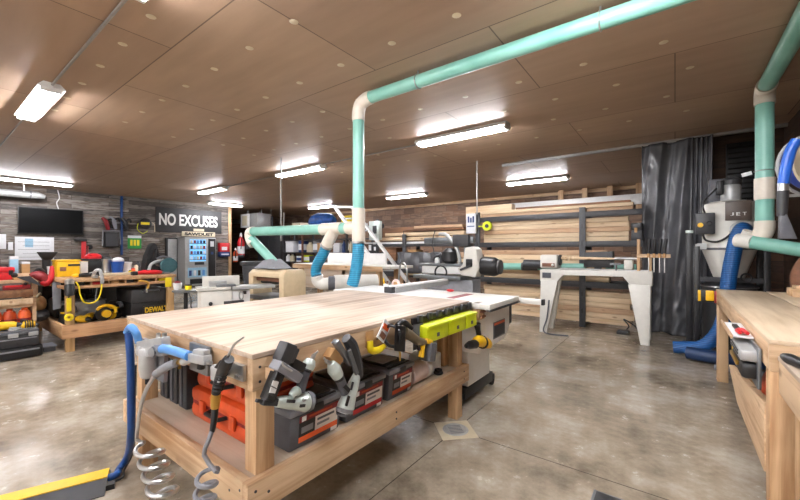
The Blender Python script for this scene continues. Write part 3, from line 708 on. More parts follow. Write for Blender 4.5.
part('arm', B().box(-1.52, -1.505, .74, .806, .84, .9, .002).box(-1.52, -1.45, .735, .742, .84, .895, .002), LGREY, t)
for x in (-1.43, -1.41): part('screw', B().cyl((x, .79, .855), (x, .81, .855), .008, n=8), STEEL, t)
# blue supply hose, cable ramp
a0, a1 = at(20, 500, z=.03), at(108, 477, z=.03)
d = (a1 - a0).normalized(); nn = V((-d.y, d.x, 0)).normalized()
if nn.y > 0: nn = -nn
def rp(s_, o, z): q = a0 + d * s_ + nn * o; return V((q.x, q.y, z))
L = (a1 - a0).length
t = thing('cable_ramp', 'yellow and black cable protector ramp on the floor at lower left', 'cable ramp', (a1.x, a1.y, 0))
def strip(name, o0, o1, z0, z1, m, s0=-.5, s1=L):
    part(name, B().hexa([rp(s0, o0, .002), rp(s1, o0, .002), rp(s1, o1, .002), rp(s0, o1, .002), rp(s0, o0, z0), rp(s1, o0, z0), rp(s1, o1, z1), rp(s0, o1, z1)]), m, t)
strip('back_slope', -.12, -.071, .008, .042, DARK); strip('yellow_lid', -.07, .03, .05, .05, YEL); strip('front_slope', .031, .15, .045, .006, DARK)
part('end_lug', B().hexa([rp(L, .06, .002), rp(L + .04, .06, .002), rp(L + .04, .1, .002), rp(L, .1, .002), rp(L, .06, .03), rp(L + .04, .06, .03), rp(L + .04, .1, .03), rp(L, .1, .03)]), BLACK, t)
solo('air_hose', B().tube([rp(L - .1, 0, .025), rp(L + .03, 0, .028), at(119, 469, z=.03), at(127, 457, z=.1), E_(131, 436, .735), E_(131, 400, .73), E_(130.5, 360, .73), E_(128.5, 333, .73)], .0195, 12), BLUE,
     'dark blue air hose rising from the cable ramp up the bench corner', 'air hose')
solo('cable_run', B().tube([rp(L - .1, .03, .012), rp(L + .06, .03, .014), at(124, 470, z=.02), at(132, 455, z=.08), E_(134, 436, .765), E_(135, 380, .77), E_(136, 365, .775)], .006, 6), BLACK, 'thin black cord beside the dark blue hose at the bench corner', 'cord')
# floor drain and outlet cover
t = thing('floor_drain', 'square pale floor drain plate set diagonally by the workbench', 'floor drain', (-1.335, 2.485, 0))
DM = Matrix.Translation((-1.335, 2.485, 0)) @ Matrix.Rotation(PI / 4, 4, 'Z')
part('plate', B().box(-.135, .135, -.135, .135, .0005, .006, .002, DM), CREAM, t)
part('ring', B().lathe([(.098, .006), (.096, .009), (.088, .009), (.086, .006)], (-1.335, 2.485, 0), 28), LGREY, t)
part('grate', B().lathe([(.084, .006), (.082, .0085), (.02, .0085)], (-1.335, 2.485, 0), 28), LGREY, t)
for k in range(6): part('slot', B().box(-.05, .05, -.055 + .022 * k - .004, -.055 + .022 * k + .004, .0086, .0092, 0, DM), CASTI, t)
t = thing('floor_outlet', 'small dark floor outlet cover at the bottom edge right of centre', 'floor outlet', (-.3, 2.27, 0))
part('frame', B().box(-.37, -.22, 2.19, 2.34, .0005, .006, .002), CASTI, t)
part('cover', B().box(-.355, -.235, 2.205, 2.325, .006, .009, .001), DARK, t)
# ================================================================== TABLE SAW behind the bench
t = thing('table_saw', 'white cabinet table saw standing against the far end of the workbench', 'table saw', (-1.6, 3.25, 0))
part('saw_table', B().box(-1.95, -1.19, 2.79, 3.49, .885, .93, .005), GREYW, t)
part('extension_table', B().box(-3.05, -1.955, 2.83, 3.49, .89, .929, .005), WHITE, t)
part('table_lip', B().box(-1.22, -1.18, 2.79, 3.49, .872, .884), DARK, t)
part('cabinet', B().prism([(2.84, .868), (3.53, .868), (3.53, .62), (3.4, .53), (2.84, .5)], 0, -1.95, -1.3, .012), WHITE, t)
part('access_panel', B().box(-1.302, -1.296, 3.12, 3.4, .57, .72, .003), CASTI, t)
part('warning_label', B().box(-1.2965, -1.292, 3.14, 3.38, .585, .69), DARK, t)
part('label_header', B().box(-1.2965, -1.2915, 3.14, 3.38, .692, .712), ORG2, t)
part('switch_strip', B().box(-1.36, -1.31, 3.54, 3.62, .64, .85, .006), DARK, t)
part('pedestal', B().box(-1.93, -1.46, 2.95, 3.42, .16, .505, .01), WHITE, t)
part('mobile_base', B().box(-1.99, -1.46, 2.9, 3.5, .06, .158, .006), BLACK, t)
for x, y in ((-1.5, 3.55), (-1.93, 3.55), (-1.5, 2.86), (-1.93, 2.86)):
    c = part('caster', B().cyl((x - .018, y, .046), (x + .018, y, .046), .045, n=16), RUBR, t)
    part('caster_fork', B().box(x - .028, x + .028, y - .03, y + .03, .06, .115, .005), BLACK, c)
part('blade_insert', B().box(-1.68, -1.6, 2.95, 3.35, .93, .932), DRED, t)
part('rear_rail', B().bar((-2.9, 3.56, .88), (-1.0, 3.56, .88), .05, .05, (0, 0, 1), .003), GREYW, t)
part('rail_cap', B().box(-1.0, -.98, 3.53, 3.59, .853, .907), BLACK, t)
f0, f1 = V((-2.52, 3.0, .955)), V((-2.05, 3.47, .955))
t = thing('rip_fence', 'long white rip fence lying across the saw table top', 'saw fence', (-2.3, 3.3, .93))
part('fence_beam', B().bar((-2.34, 2.98, .966), (-2.35, 4.1, .966), .09, .07, (0, 0, 1), .005), WHITE, t)
part('fence_face', B().bar((-2.287, 2.99, .958), (-2.297, 4.08, .958), .012, .05, (0, 0, 1)), LGREY, t)
part('fence_end', B().bar((-2.34, 2.915, .962), (-2.34, 2.979, .962), .1, .06, (0, 0, 1), .004), DARK, t)
solo('push_knob', B().ball((-1.9, 3.42, .944), (.045, .03, .014), 10), RED, 'small red knob on the saw table to the right of the fence', 'knob')
t = thing('tool_cup', 'white cup with yellow and dark sticks behind the workbench end', 'cup', (-2.74, 3.12, .93))
q = at(386, 286, y=3.12)
part('cup', B().lathe([(.026, .93), (.03, .935), (.031, 1.0)], (q.x, 3.12, 0), 14), WHITE, t)
part('yellow_stick', B().cyl((q.x - .02, 3.12, .95), (q.x - .035, 3.12, 1.06), .008, n=8), YEL, t)
part('brown_stick', B().cyl((q.x + .01, 3.13, .95), (q.x + .012, 3.13, 1.03), .012, n=8), BROWN, t)
q = at(396, 282, y=3.3)
t = thing('tape_roll', 'pink and tan roll standing beside the black fence end', 'tape roll', (q.x, 3.3, .93))
part('roll', B().torus((q.x, 3.3, .985), .042, .016, Matrix.Rotation(PI / 2, 3, 'X')), PINK, t)
part('core', B().cyl((q.x, 3.288, .985), (q.x, 3.312, .985), .028, n=16), CARD, t)

# ================================================================== TAN PLANER with grey hood
px0, px1, py = -5.5, -4.13, 3.0
t = thing('thickness_planer', 'tan boxy planer with curved hood edge under the grey funnel', 'planer', (-4.8, 3.4, 0))
q0 = at(278.5, 270, y=py); q1 = at(283.5, 270, y=py); ql = at(249, 270, y=py + .05)
X0, X1, XM = ql.x, q1.x, q0.x
part('right_housing', B().prism([(py, .66), (py, 1.03), (py + .06, 1.1), (py + .33, 1.1), (py + .38, 1.04), (py + .38, .66)], 0, XM, X1, .02), TAN, t)
part('left_housing', B().prism([(py + .04, .6), (py + .04, 1.03), (py + .1, 1.08), (py + .34, 1.08), (py + .38, .6)], 0, X0, X0 + .12, .015), TAN, t)
part('top_cover', B().prism([(py + .03, .98), (py + .03, 1.05), (py + .1, 1.09), (py + .35, 1.09), (py + .35, .98)], 0, X0 + .1, XM + .02, .012), TAN, t)
part('cutter_head', B().box(X0 + .12, XM, py + .1, py + .25, .92, .985), BROWN, t)
part('feed_roller', B().cyl((X0 + .12, py + .2, .9), (XM, py + .2, .9), .03, n=12), DARK, t)
part('planer_bed', B().box(X0 + .1, XM, py - .02, py + .36, .66, .72, .005), CASTI, t)
part('crank_knob', B().ball((XM - .03, py + .06, .82), .04, 10).cyl((XM - .03, py + .06, .82), (XM + .02, py + .06, .82), .02, n=10), BLACK, t)
part('base_cabinet', B().box(X0 + .02, X1 - .02, py + .06, py + .34, 0, .655, .01), TAN, t)
t = thing('dust_hood', 'grey sheet metal funnel under the slanted mint pipe on the planer', 'dust hood', (-4.65, 3.2, 1.1))
hx = at(271, 262, y=3.18).x
part('funnel', B().hexa([V(k) for k in ((hx - .24, 3.06, 1.106), (hx + .28, 3.06, 1.106), (hx + .28, 3.34, 1.106), (hx - .24, 3.34, 1.106), (hx - .1, 3.12, 1.22), (hx + .08, 3.12, 1.24), (hx + .08, 3.29, 1.24), (hx - .1, 3.29, 1.22))]), MGREY, t)
part('funnel_lip', B().box(hx - .25, hx + .29, 3.05, 3.35, 1.1, 1.106), CASTI, t)

# ================================================================== GREY JOINTER left of planer
t = thing('jointer', 'pale grey jointer with long bed pointing at the tan planer', 'jointer', (-5.9, 2.9, 0))
def Jp(u, v, z): return at(u, v, z=z)
JZ = .1
A0, A1 = at(206, 288, z=.9), at(275, 284.5, z=.9)
dj = (A1 - A0).normalized(); nj = V((dj.y, -dj.x, 0))
if nj.x > 0: nj = -nj
def jb(name, s0, s1, o0, o1, z0, z1, m, par=None, bev=.004):
    p = [A0 + dj * s + nj * o for s, o in ((s0, o0), (s1, o0), (s1, o1), (s0, o1))]
    return part(name, B().hexa([V((k.x, k.y, z0 + (JZ if z0 > .1 else 0))) for k in p] + [V((k.x, k.y, z1 + JZ)) for k in p], bev), m, par or t)
Lj = (A1 - A0).length
jb('infeed_bed', .3, Lj, -.02, .26, .76, .8, LGREY)
jb('outfeed_bed', -.1, .28, -.02, .26, .765, .803, GREYW)
jb('fence', -.02, .42, .2, .24, .803, .93, GREYW)
jb('fence_bracket', .05, .25, .1, .2, .803, .87, LGREY)
jb('cutter_guard', .12, .34, -.01, .1, .803, .83, CASTI)
jb('cabinet', -.06, .3, 0, .4, .02, .76, GREYW, bev=.012)
jb('side_cabinet', .3, .52, .03, .36, .06, .75, WHITE, bev=.01)
jb('vent_opening', .2, .44, -.004, .03, .5, .62, DARK)
jb('lock_lever', .42, .46, -.06, .0, .7, .74, BLACK)
c = A0 + dj * .06
part('door_knob', B().ball((c.x, c.y - .01, .7), .025, 8), BLACK, t)
part('hand_wheel', B().torus(A0 + dj * .45 + V((0, -.05, -.12)), .05, .008, Matrix.Rotation(PI / 2, 3, 'X')), STEEL, t)
t = thing('side_table', 'small round dark topped pedestal table in front of the pale jointer', 'table', (-6.2, 2.55, 0))
part('table_top', B().lathe([(.17, .715), (.19, .72), (.19, .74), (.17, .745)], (-6.16, 2.6, 0), 24), CASTI, t)
part('pedestal_post', B().cyl((-6.16, 2.6, .03), (-6.16, 2.6, .72), .03, n=12), BLACK, t)
part('foot', B().lathe([(.17, 0), (.17, .012), (.03, .04)], (-6.16, 2.6, 0), 20), BLACK, t)
part('cable_loop', B().tube([(-6.02, 2.58, .72), (-5.98, 2.6, .6), (-6.02, 2.62, .48), (-5.97, 2.66, .42)], .008, 6), BLACK, t)
t = thing('yellow_tub', 'small yellow tub with dark lid on the round pedestal table', 'tub', (-6.15, 2.62, .745))
part('tub', B().lathe([(.035, .746), (.045, .75), (.05, .81)], (-6.14, 2.63, 0), 16), BYEL, t)
part('lid', B().lathe([(.052, .81), (.052, .83), (.03, .832)], (-6.14, 2.63, 0), 16), BLACK, t)
t = thing('white_tub', 'white tapered tub with red contents by the right leg of left bench', 'tub', (-6.3, 2.5, .745))
part('tub', B().lathe([(.035, .746), (.05, .75), (.065, .85), (.06, .852)], (-6.26, 2.52, 0), 16), WHITE, t)
part('rag', B().ball((-6.26, 2.52, .86), (.05, .05, .025), 10), DRED, t)

# ================================================================== MITER STATION behind (white counter)
t = thing('miter_station', 'long pale counter with white back board behind the teal hoses', 'counter', (-5.3, 5.6, 0))
cA, cB = at(293, 275, y=5.5), at(401, 263, y=5.5)
part('countertop', B().box(-6.9, cB.x, 5.2, 5.9, 1.02, 1.07, .005), GREYW, t)
part('front_edge', B().box(-6.9, -4.3, 5.17, 5.2, .97, 1.06), WX, t)
part('back_board', B().box(-6.5, -4.75, 5.85, 5.9, 1.07, 1.3, .004), WHITE, t)
part('lower_panel', B().box(-6.6, -4.5, 5.25, 5.3, .55, .97), PLYX, t)
for x in (-6.8, -5.4, -4.5): part('leg', B().box(x, x + .09, 5.25, 5.34, 0, 1.02), WZ, t)
part('back_leg', B().box(-6.8, -6.71, 5.8, 5.89, 0, 1.02), WZ, t)
part('back_leg', B().box(-4.5, -4.41, 5.8, 5.89, 0, 1.02), WZ, t)
t = thing('hand_plane', 'small black tool on the white back board top, right of straight hose', 'hand tool', (-4.95, 5.87, 1.3))
part('sole', B().box(-5.03, -4.86, 5.83, 5.89, 1.302, 1.325, .004), BLACK, t)
part('tote', B().tube([(-4.99, 5.86, 1.32), (-4.97, 5.86, 1.355), (-4.95, 5.86, 1.37)], .016, 8), BLACK, t)
solo('clamp_knob', B().lathe([(.02, 1.302), (.03, 1.33), (.012, 1.37)], (-5.85, 5.87, 0), 10), BLACK, 'black knob on the white back board between the two teal hoses', 'knob')
t = thing('step_ladder', 'white folding ladder leaning behind the straight teal hose', 'ladder', (-5.6, 6.2, 0))
l0, l1 = at(335, 207, y=6.4), at(378, 268, y=6.2)
dl = l1 - l0
bot = l0 + dl * (l0.z / (l0.z - l1.z))
for o in (V((0, 0, 0)), V((.3, .3, 0))):
    part('rail', B().bar(bot + o + V((0, 0, .01)), l0 + o, .05, .09, (0, 1, 0), .004), WHITE, t)
for k in range(1, 8):
    c = bot + (l0 - bot) * (k / 8); part('tread', B().bar(c, c + V((.3, .3, 0)), .07, .03), LGREY, t)
part('top_cap', B().bar(l0 + V((-.03, -.03, 0)), l0 + V((.33, .33, 0)), .12, .05), WHITE, t)

# ================================================================== SHAPER / RADIAL MACHINE at centre
t = thing('jointer_machine', 'white and black jointer with round black motor, behind the table saw', 'woodworking machine', (-2.7, 5.1, 0))
mY = 5.0
def MX(u, v): q = at(u, v, y=mY); return q
q0, q1 = MX(427, 268), MX(468, 268)
part('bed', B().box(q0.x, q1.x, 4.85, 5.1, 1.01, 1.12, .006), WHITE, t)
part('bed_top', B().box(q0.x - .05, q1.x, 4.83, 5.12, 1.125, 1.16, .004), CASTI, t)
part('tilt_scale', B().torus((q0.x + .35, 4.84, 1.03), .1, .012, Matrix.Rotation(PI / 2, 3, 'X')), DARK, t)
part('lower_table', B().box(q0.x - .1, q1.x, 4.75, 5.15, .93, .985, .006), CASTI, t)
part('base_cabinet', B().box(q0.x + .1, q1.x + .15, 4.85, 5.12, 0, .93, .01), MGREY, t)
col = [(-2.5, 1.0), (-2.28, .98), (-2.22, 1.12), (-2.26, 1.38), (-2.32, 1.42), (-2.44, 1.4), (-2.46, 1.15), (-2.56, 1.1)]
part('column', B().prism([(x, z) for x, z in col], 1, 4.82, 5.02, .012), GREYW, t)
part('column_window', B().box(-2.42, -2.32, 4.812, 4.83, 1.13, 1.24, .004), BLACK, t)
part('control_lever', B().bar((-2.5, 4.8, 1.08), (-2.33, 4.8, 1.15), .02, .03), DARK, t)
part('motor', B().tube([(-2.26, 4.98, 1.14), (-2.22, 4.98, 1.14), (-2.05, 4.98, 1.13), (-1.98, 4.98, 1.13)], [.1, .135, .135, .09], 20), BLACK, t)
part('motor_fan_cover', B().cyl((-1.99, 4.98, 1.13), (-1.96, 4.98, 1.13), .1, n=20), DARK, t)
mh = part('cutter_motor', B().lathe([(.08, 1.16), (.12, 1.2), (.12, 1.34), (.06, 1.4)], (-2.78, 5.0, 0), 16), BLACK, t)
part('motor_handle', B().tube([(-2.9, 4.95, 1.3), (-3.02, 4.95, 1.26), (-3.05, 4.95, 1.2)], .025, 8), DARK, mh)
part('guard_arm', B().tube([(-3.0, 5.05, 1.62), (-2.85, 5.02, 1.6), (-2.68, 5.0, 1.42), (-2.62, 5.0, 1.25), (-2.62, 5.0, 1.15)], .028, 10), LGREY, t)
part('top_beam', B().bar((-3.3, 5.1, 1.52), (-2.4, 5.05, 1.52), .08, .1, (0, 0, 1), .01), CASTI, t)
part('head_block', B().box(-2.72, -2.45, 4.95, 5.15, 1.42, 1.6, .02), DARK, t)
part('beam_post', B().box(-2.56, -2.46, 5.03, 5.12, 1.16, 1.47), CASTI, t)
part('cable', B().tube([(-3.05, 5.0, 1.68), (-3.1, 5.0, 1.5), (-3.06, 5.0, 1.3)], .008, 6), BLACK, t)
part('oil_bottle', B().lathe([(.035, 1.161), (.04, 1.17), (.04, 1.23), (.014, 1.26), (.012, 1.29)], (-2.98, 4.95, 0), 12), WHITE, t)
t = thing('tool_caddy', 'chrome hairpin tube frame standing between counter end and saw fence', 'stand', (-3.85, 4.8, 0))
c = at(402, 280, y=4.6)
part('tube_hoop', B().tube([(c.x - .08, 4.6, .02), (c.x - .06, 4.6, .9), (c.x - .04, 4.6, 1.1), (c.x + .02, 4.6, 1.17), (c.x + .08, 4.6, 1.1), (c.x + .1, 4.6, .9), (c.x + .1, 4.6, .02)], .014, 8), STEEL, t)
part('foot_plate', B().box(c.x - .15, c.x + .17, 4.5, 4.7, 0, .02), CASTI, t)
# ================================================================== LUMBER RACK
t = thing('lumber_rack', 'black steel lumber rack filling the back behind the lathe', 'rack', (-3.3, 7.4, 0))
for x, zt in ((-1.32, 2.13), (-3.33, 2.16), (-5.25, 1.75)):
    up = part('upright', B().box(x - .05, x + .05, 7.16, 7.2, .0, zt, .003), DARK, t)
    part('upright', B().box(x - .05, x + .05, 7.76, 7.8, 0, zt, .003), DARK, t)
    part('foot_brace', B().box(x - .04, x + .04, 7.2, 7.76, .02, .08), DARK, t)
    for k in range(6): part('slot', B().box(x - .012, x + .012, 7.156, 7.161, .25 + .3 * k, .33 + .3 * k), BLACK, up)
for z, x0, x1 in ((.76, -3.33, -.42), (1.475, -3.33, -.42), (2.0, -3.33, -.42), (.76, -6.25, -3.33), (1.05, -6.25, -3.33)):
    part('beam', B().box(x0, x1, 7.165, 7.205, z - .05, z + .05, .004), DARK, t)
    part('shelf_deck', B().box(x0, min(x1, -.52), 7.21, 7.76, z + .02, z + .045), DEEP, t)
part('beam', B().box(-6.25, -3.33, 7.165, 7.205, 1.45, 1.52, .004), DARK, t)
part('shelf_deck', B().box(-6.25, -3.33, 7.21, 7.76, 1.48, 1.51), DEEP, t)
ORD = ['first', 'second', 'third', 'fourth', 'fifth', 'sixth', 'seventh', 'eighth', 'ninth']
def boards(n, z0, thk, gap, x0, x1, y0, dep, mats, where, jit=.06, cnt=1):
    for i in range(n):
        a, b_ = x0 + random.uniform(-jit, jit), x1 + random.uniform(-jit, jit)
        z = z0 + i * (thk + gap)
        yy = y0 + random.uniform(0, .02)
        solo('board', B().box(a, b_, yy, yy + dep, z, z + thk, .003), mats[i % len(mats)], '%s board from the bottom %s' % (ORD[i], where), 'lumber', 'stacked lumber boards')
m3 = [LUMB, LUMB, LUMB2]
boards(6, .082, .088, .006, -3.2, -.55, 7.24, .2, [LUMB, LUMB, LUMB2, LUMB], 'on the floor under the lumber rack')
boards(6, .808, .088, .006, -3.22, -.9, 7.22, .2, [LUMB, LUMB2, LUMB, LUMB], 'on the lowest shelf of the lumber rack, behind the lathe', .04)
boards(5, 1.523, .078, .006, -3.22, -.62, 7.22, .2, [LUMB, LUMB, LUMB2, LUMB, LUMB], 'on the middle shelf of the lumber rack', .03)
boards(2, 2.048, .06, .008, -3.25, -.56, 7.22, .2, [LUMB2, LUMB], 'on the top shelf of the lumber rack', .03)
solo('board', B().box(-3.75, -2.7, 7.46, 7.66, 2.05, 2.33, .003), LUMB, 'wide pale board on edge on the top shelf behind the top stack', 'lumber', 'stacked lumber boards')
solo('board', B().box(-2.55, -.6, 7.25, 7.4, 2.182, 2.215, .003), LUMB3, 'thin dark board lying uppermost right on the top shelf', 'lumber', 'stacked lumber boards')
# long pieces on the left half
for z, th, x0, x1, m, lab in ((1.512, .06, -6.3, -3.65, WHITE, 'long white painted board on the left rack arms'), (1.6, .085, -6.1, -3.7, LUMB, 'long tan board directly above the white painted board'), (1.71, .085, -5.9, -3.68, LUMB, 'second long tan board above the white painted board'),
                              (1.82, .05, -5.3, -3.7, LUMB3, 'dark brown board near top of the left rack pile'), (1.88, .06, -5.0, -3.72, LUMB2, 'reddish board topmost on the left rack pile')):
    solo('board', B().box(x0, x1, 7.22 + random.uniform(0, .03), 7.45, z, z + th, .003), m, lab, 'lumber', 'stacked lumber boards')
solo('board', B().box(-6.2, -3.7, 7.5, 7.7, 1.512, 1.95, .003), LUMB3, 'wide dark plank standing on edge behind the left rack pile', 'lumber', 'stacked lumber boards')
for x0, x1, z0, z1, m, lab in ((-5.95, -5.55, 1.11, 1.46, LUMB3, 'brown upright box on the left rack shelf'), (-5.2, -4.95, 1.1, 1.4, CARD, 'cardboard box between dark covers on the left rack'), (-4.55, -3.5, 1.1, 1.2, LUMB, 'short tan plank pile end on the left rack'), (-4.6, -3.45, 1.235, 1.38, LUMB2, 'reddish short board behind the jointer arm')):
    zz = 1.098 if z0 > 1 and z0 < 1.2 else (1.2015 if z0 > 1.2 else .808)
    solo('storage_box' if m is CARD or z1 - z0 > .3 else 'board', B().box(x0, x1, 7.25, 7.55, zz, zz + z1 - z0 - .02, .004), m, lab, 'box' if m is CARD or z1 - z0 > .3 else 'lumber')
# black cover sheet draped on something
bm = B()
q0, q1 = at(396, 252, y=6.7), at(440, 271, y=6.7)
n = 16
g = [[bm.bm.verts.new((q0.x + (q1.x - q0.x) * i / n, 6.75 + .03 * math.sin(i * 1.7) + (.2 if k_ == 6 else 0) + .02 * math.sin(k_ * 2 + i), .85 + (1.32 - .85) * min(k_, 5) / 5 + (.01 * math.sin(i) if k_ else 0))) for k_ in range(7)] for i in range(n + 1)]
for i in range(n):
    for k_ in range(6): bm.bm.faces.new((g[i][k_], g[i + 1][k_], g[i + 1][k_ + 1], g[i][k_ + 1]))
o = solo('machine_cover', bm, CRINK, 'black cover sheet draped over a machine before the left rack', 'cover')
md = o.modifiers.new('thick', 'SOLIDIFY'); md.thickness = .008
t = thing('covered_bench', 'low table carrying the black covered machine, with wooden top edge', 'table', (-4.6, 6.95, 0))
part('top', B().box(q0.x, q1.x + .1, 6.78, 7.12, .8, .845, .004), LUMB, t)
part('machine_body', B().box(q0.x + .1, q1.x - .1, 6.83, 7.05, .846, 1.28, .02), DARK, t)
for x in (q0.x + .02, q1.x): part('leg', B().box(x, x + .07, 6.8, 6.87, 0, .8), LUMB2, t); part('leg', B().box(x, x + .07, 7.03, 7.1, 0, .8), LUMB2, t)
# electrical box & switch panel
q = at(473, 228, y=7.1)
t = thing('switch_panel', 'white and blue panel hung on the rack post below the pale cord', 'panel', (q.x, 7.1, 1.7))
part('panel_board', B().box(q.x - .16, q.x + .06, 7.1, 7.14, 1.72, 2.14, .004), PAPER, t)
for k in range(3):
    part('blue_figure', B().box(q.x - .12 + .055 * k, q.x - .085 + .055 * k, 7.094, 7.099, 1.95, 2.08 - .03 * (k % 2)), NAVY, t)
part('blue_stripe', B().box(q.x - .13, q.x + .03, 7.094, 7.099, 1.86, 1.88), NAVY, t)
q = at(487, 226, y=7.05)
t = thing('tape_reel', 'bright lime tape reel clipped on the rack beside the white panel', 'tape reel', (q.x, 7.05, 1.75))
part('reel', B().cyl((q.x, 7.04, q.z), (q.x, 7.1, q.z), .095, n=20), LIME, t)
part('hub', B().cyl((q.x, 7.03, q.z), (q.x, 7.045, q.z), .04, n=14), DARK, t)
part('clip_arm', B().bar((q.x - .2, 7.1, q.z), (q.x - .05, 7.1, q.z), .03, .025), LIME, t)
part('hanger', B().box(q.x - .25, q.x + .02, 7.1, 7.16, q.z - .02, q.z + .02), DARK, t)
q = at(371, 228, y=6.9)
t = thing('breaker_box', 'grey green electrical box right of the tall mint pipe', 'electrical box', (q.x, 7.0, 1.5))
part('enclosure', B().box(q.x - .16, q.x + .16, 7.0, 7.14, 1.62, 2.1, .01), MINTM, t)
part('breaker_window', B().box(q.x - .03, q.x + .1, 6.99, 7.005, 1.78, 1.98, .004), DARK, t)
part('mount_post', B().box(q.x - .05, q.x + .05, 7.142, 7.162, 0, 2.15), DARK, t)
# black items at the right ends of shelves
t = thing('black_case', 'black tool case at the right end of the middle rack shelf', 'tool case', (-.52, 7.3, 1.523))
part('case_body', B().box(-.585, -.43, 7.22, 7.5, 1.523, 1.7, .012), DARK, t)
part('case_lid', B().box(-.585, -.43, 7.22, 7.5, 1.703, 1.82, .012), BLACK, t)
part('case_latch', B().box(-.54, -.5, 7.2, 7.22, 1.66, 1.74, .004), CARD, t)
q0, q1 = at(584, 255, y=6.64), at(613, 268, y=6.64)
t = thing('dust_scoop', 'black square dust hood on the wall side behind the lathe spindle', 'dust hood', ((q0.x + q1.x) / 2, 6.95, 1.06))
part('hood', B().hexa([V(k) for k in ((q0.x, 6.6, 1.09), (q1.x, 6.6, 1.09), (q1.x, 6.8, 1.09), (q0.x, 6.8, 1.09), (q0.x, 6.62, 1.33), (q1.x, 6.62, 1.35), (q1.x, 6.8, 1.35), (q0.x, 6.8, 1.33))], .006), BLACK, t)
part('stand', B().box((q0.x + q1.x) / 2 - .05, (q0.x + q1.x) / 2 + .05, 6.6, 6.66, 1.071, 1.09), BLACK, t)
t = thing('dust_pipe', 'horizontal mint pipe along the rack behind the lathe bed', 'dust pipe', (-1.8, 7.05, 1.0))
part('pipe', B().cyl((-3.1, 7.05, 1.04), (-1.25, 7.05, 1.07), .066, n=18), MINT, t)
part('pipe', B().cyl((-.93, 7.05, 1.07), (-.5, 7.05, 1.08), .062, n=18), MINT, t)
part('pipe_bracket', B().box(-1.35, -1.29, 7.0, 7.159, .96, 1.01), DARK, t)
part('pipe_bracket', B().box(-3.09, -3.06, 7.0, 7.22, .96, 1.01), DARK, t)
part('coupling', B().cyl((-2.35, 7.05, 1.055), (-2.05, 7.05, 1.06), .078, n=18), DARK, t)

# ================================================================== LATHE
t = thing('wood_lathe', 'cream white wood lathe with splayed cast legs before the lumber rack', 'lathe', (-1.05, 6.55, 0))
def legpair(xb0, xb1, xt0, xt1, inner):
    for y0, y1, ys in ((6.32, 6.4, 6.45), (6.72, 6.8, 6.65)):
        part('leg', B().hexa([V(k) for k in ((xb0, y0, 0), (xb1, y0, 0), (xb1, y1, 0), (xb0, y1, 0), (xt0, ys - .05, .86), (xt1, ys - .05, .86), (xt1, ys + .05, .86), (xt0, ys + .05, .86))], .008), GREYW, t)
legpair(-1.82, -1.7, -1.82, -1.55, 1); legpair(-.4, -.29, -.56, -.28, -1)
part('bed', B().prism([(-1.84, .84), (-1.56, .84), (-1.48, .97), (-.62, .98), (-.54, .84), (-.26, .84), (-.26, 1.06), (-1.84, 1.04)], 1, 6.43, 6.67, .012), GREYW, t)
part('bed_way', B().box(-1.82, -.28, 6.46, 6.52, 1.055, 1.07).box(-1.82, -.28, 6.58, 6.64, 1.055, 1.07), STEEL, t)
hs_ = part('headstock', B().box(-1.84, -1.56, 6.42, 6.68, 1.06, 1.29, .03), GREYW, t)
part('control_panel', B().box(-1.8, -1.6, 6.412, 6.424, 1.09, 1.15), BROWN, hs_)
part('lamp_knob', B().ball((-1.63, 6.405, 1.12), .022, 8), WHITE, hs_)
part('name_plate', B().box(-1.8, -1.66, 6.424, 6.432, .9, .99), DGREY, t)
part('motor', B().cyl((-2.15, 6.55, 1.12), (-1.84, 6.55, 1.12), .075, n=16), DARK, t)
part('hand_wheel', B().cyl((-1.56, 6.55, 1.2), (-1.53, 6.55, 1.2), .09, n=18), DARK, t)
part('tool_rest', B().box(-.8, -.66, 6.44, 6.47, 1.14, 1.17).cyl((-.72, 6.47, 1.0), (-.72, 6.47, 1.15), .015, n=10), CASTI, t)
part('tailstock', B().box(-.62, -.5, 6.46, 6.64, 1.07, 1.22, .02), GREYW, t)
part('quill', B().cyl((-.75, 6.55, 1.24), (-.4, 6.55, 1.24), .025, n=10), STEEL, t)
t = thing('turned_spindle', 'slim pale turned wooden spindle held in the lathe', 'wood turning', (-1.1, 6.55, 1.2))
part('spindle', B().lathe([(.012, 0), (.035, .02), (.03, .06), (.045, .08), (.028, .11), (.045, .14), (.03, .17), (.04, .2), (.025, .24), (.022, .5), (.014, .78)], (-1.53, 6.55, 1.235), 14, Matrix.Rotation(PI / 2, 3, 'Y')), LUMB, t)
# chisels in a rack on the lathe end
t = thing('chisel_rack', 'small wooden rack holding black handled chisels at the lathe right end', 'tool rack', (-.25, 6.5, 1.06))
part('rack_bar', B().box(-.45, -.05, 6.4, 6.5, 1.26, 1.31, .004), WX, t)
part('rack_post', B().box(-.45, -.41, 6.43, 6.48, 1.06, 1.53, .003), WZ, t)
part('rack_post', B().box(-.3, -.27, 6.43, 6.48, 1.06, 1.27, .003), WZ, t)
for i, u in enumerate((648.5, 654, 659.5, 664.5)):
    q = at(u, 262, y=6.39)
    t = thing('chisel', '%s of four black handled chisels in the rack on lathe' % ('leftmost', 'second from left', 'third from left', 'rightmost')[i], 'chisel', (q.x, 6.39, 1.05), 'turning chisels in the lathe rack')
    part('handle', B().tube([(q.x, 6.385, 1.31), (q.x + .005, 6.385, 1.42), (q.x + .012 + i * .004, 6.385, 1.53)], [.016, .022, .019], 10), BLACK, t)
    part('ferrule', B().cyl((q.x, 6.385, 1.26), (q.x, 6.385, 1.32), .017, n=10), CARD, t)
    part('blade', B().bar((q.x, 6.385, 1.05), (q.x, 6.385, 1.27), .012, .018), STEEL, t)
t = thing('foot_pedal', 'black foot pedal with tangled cable on the floor under the lathe', 'pedal', (-.95, 6.9, 0))
q = at(624, 334, z=0)
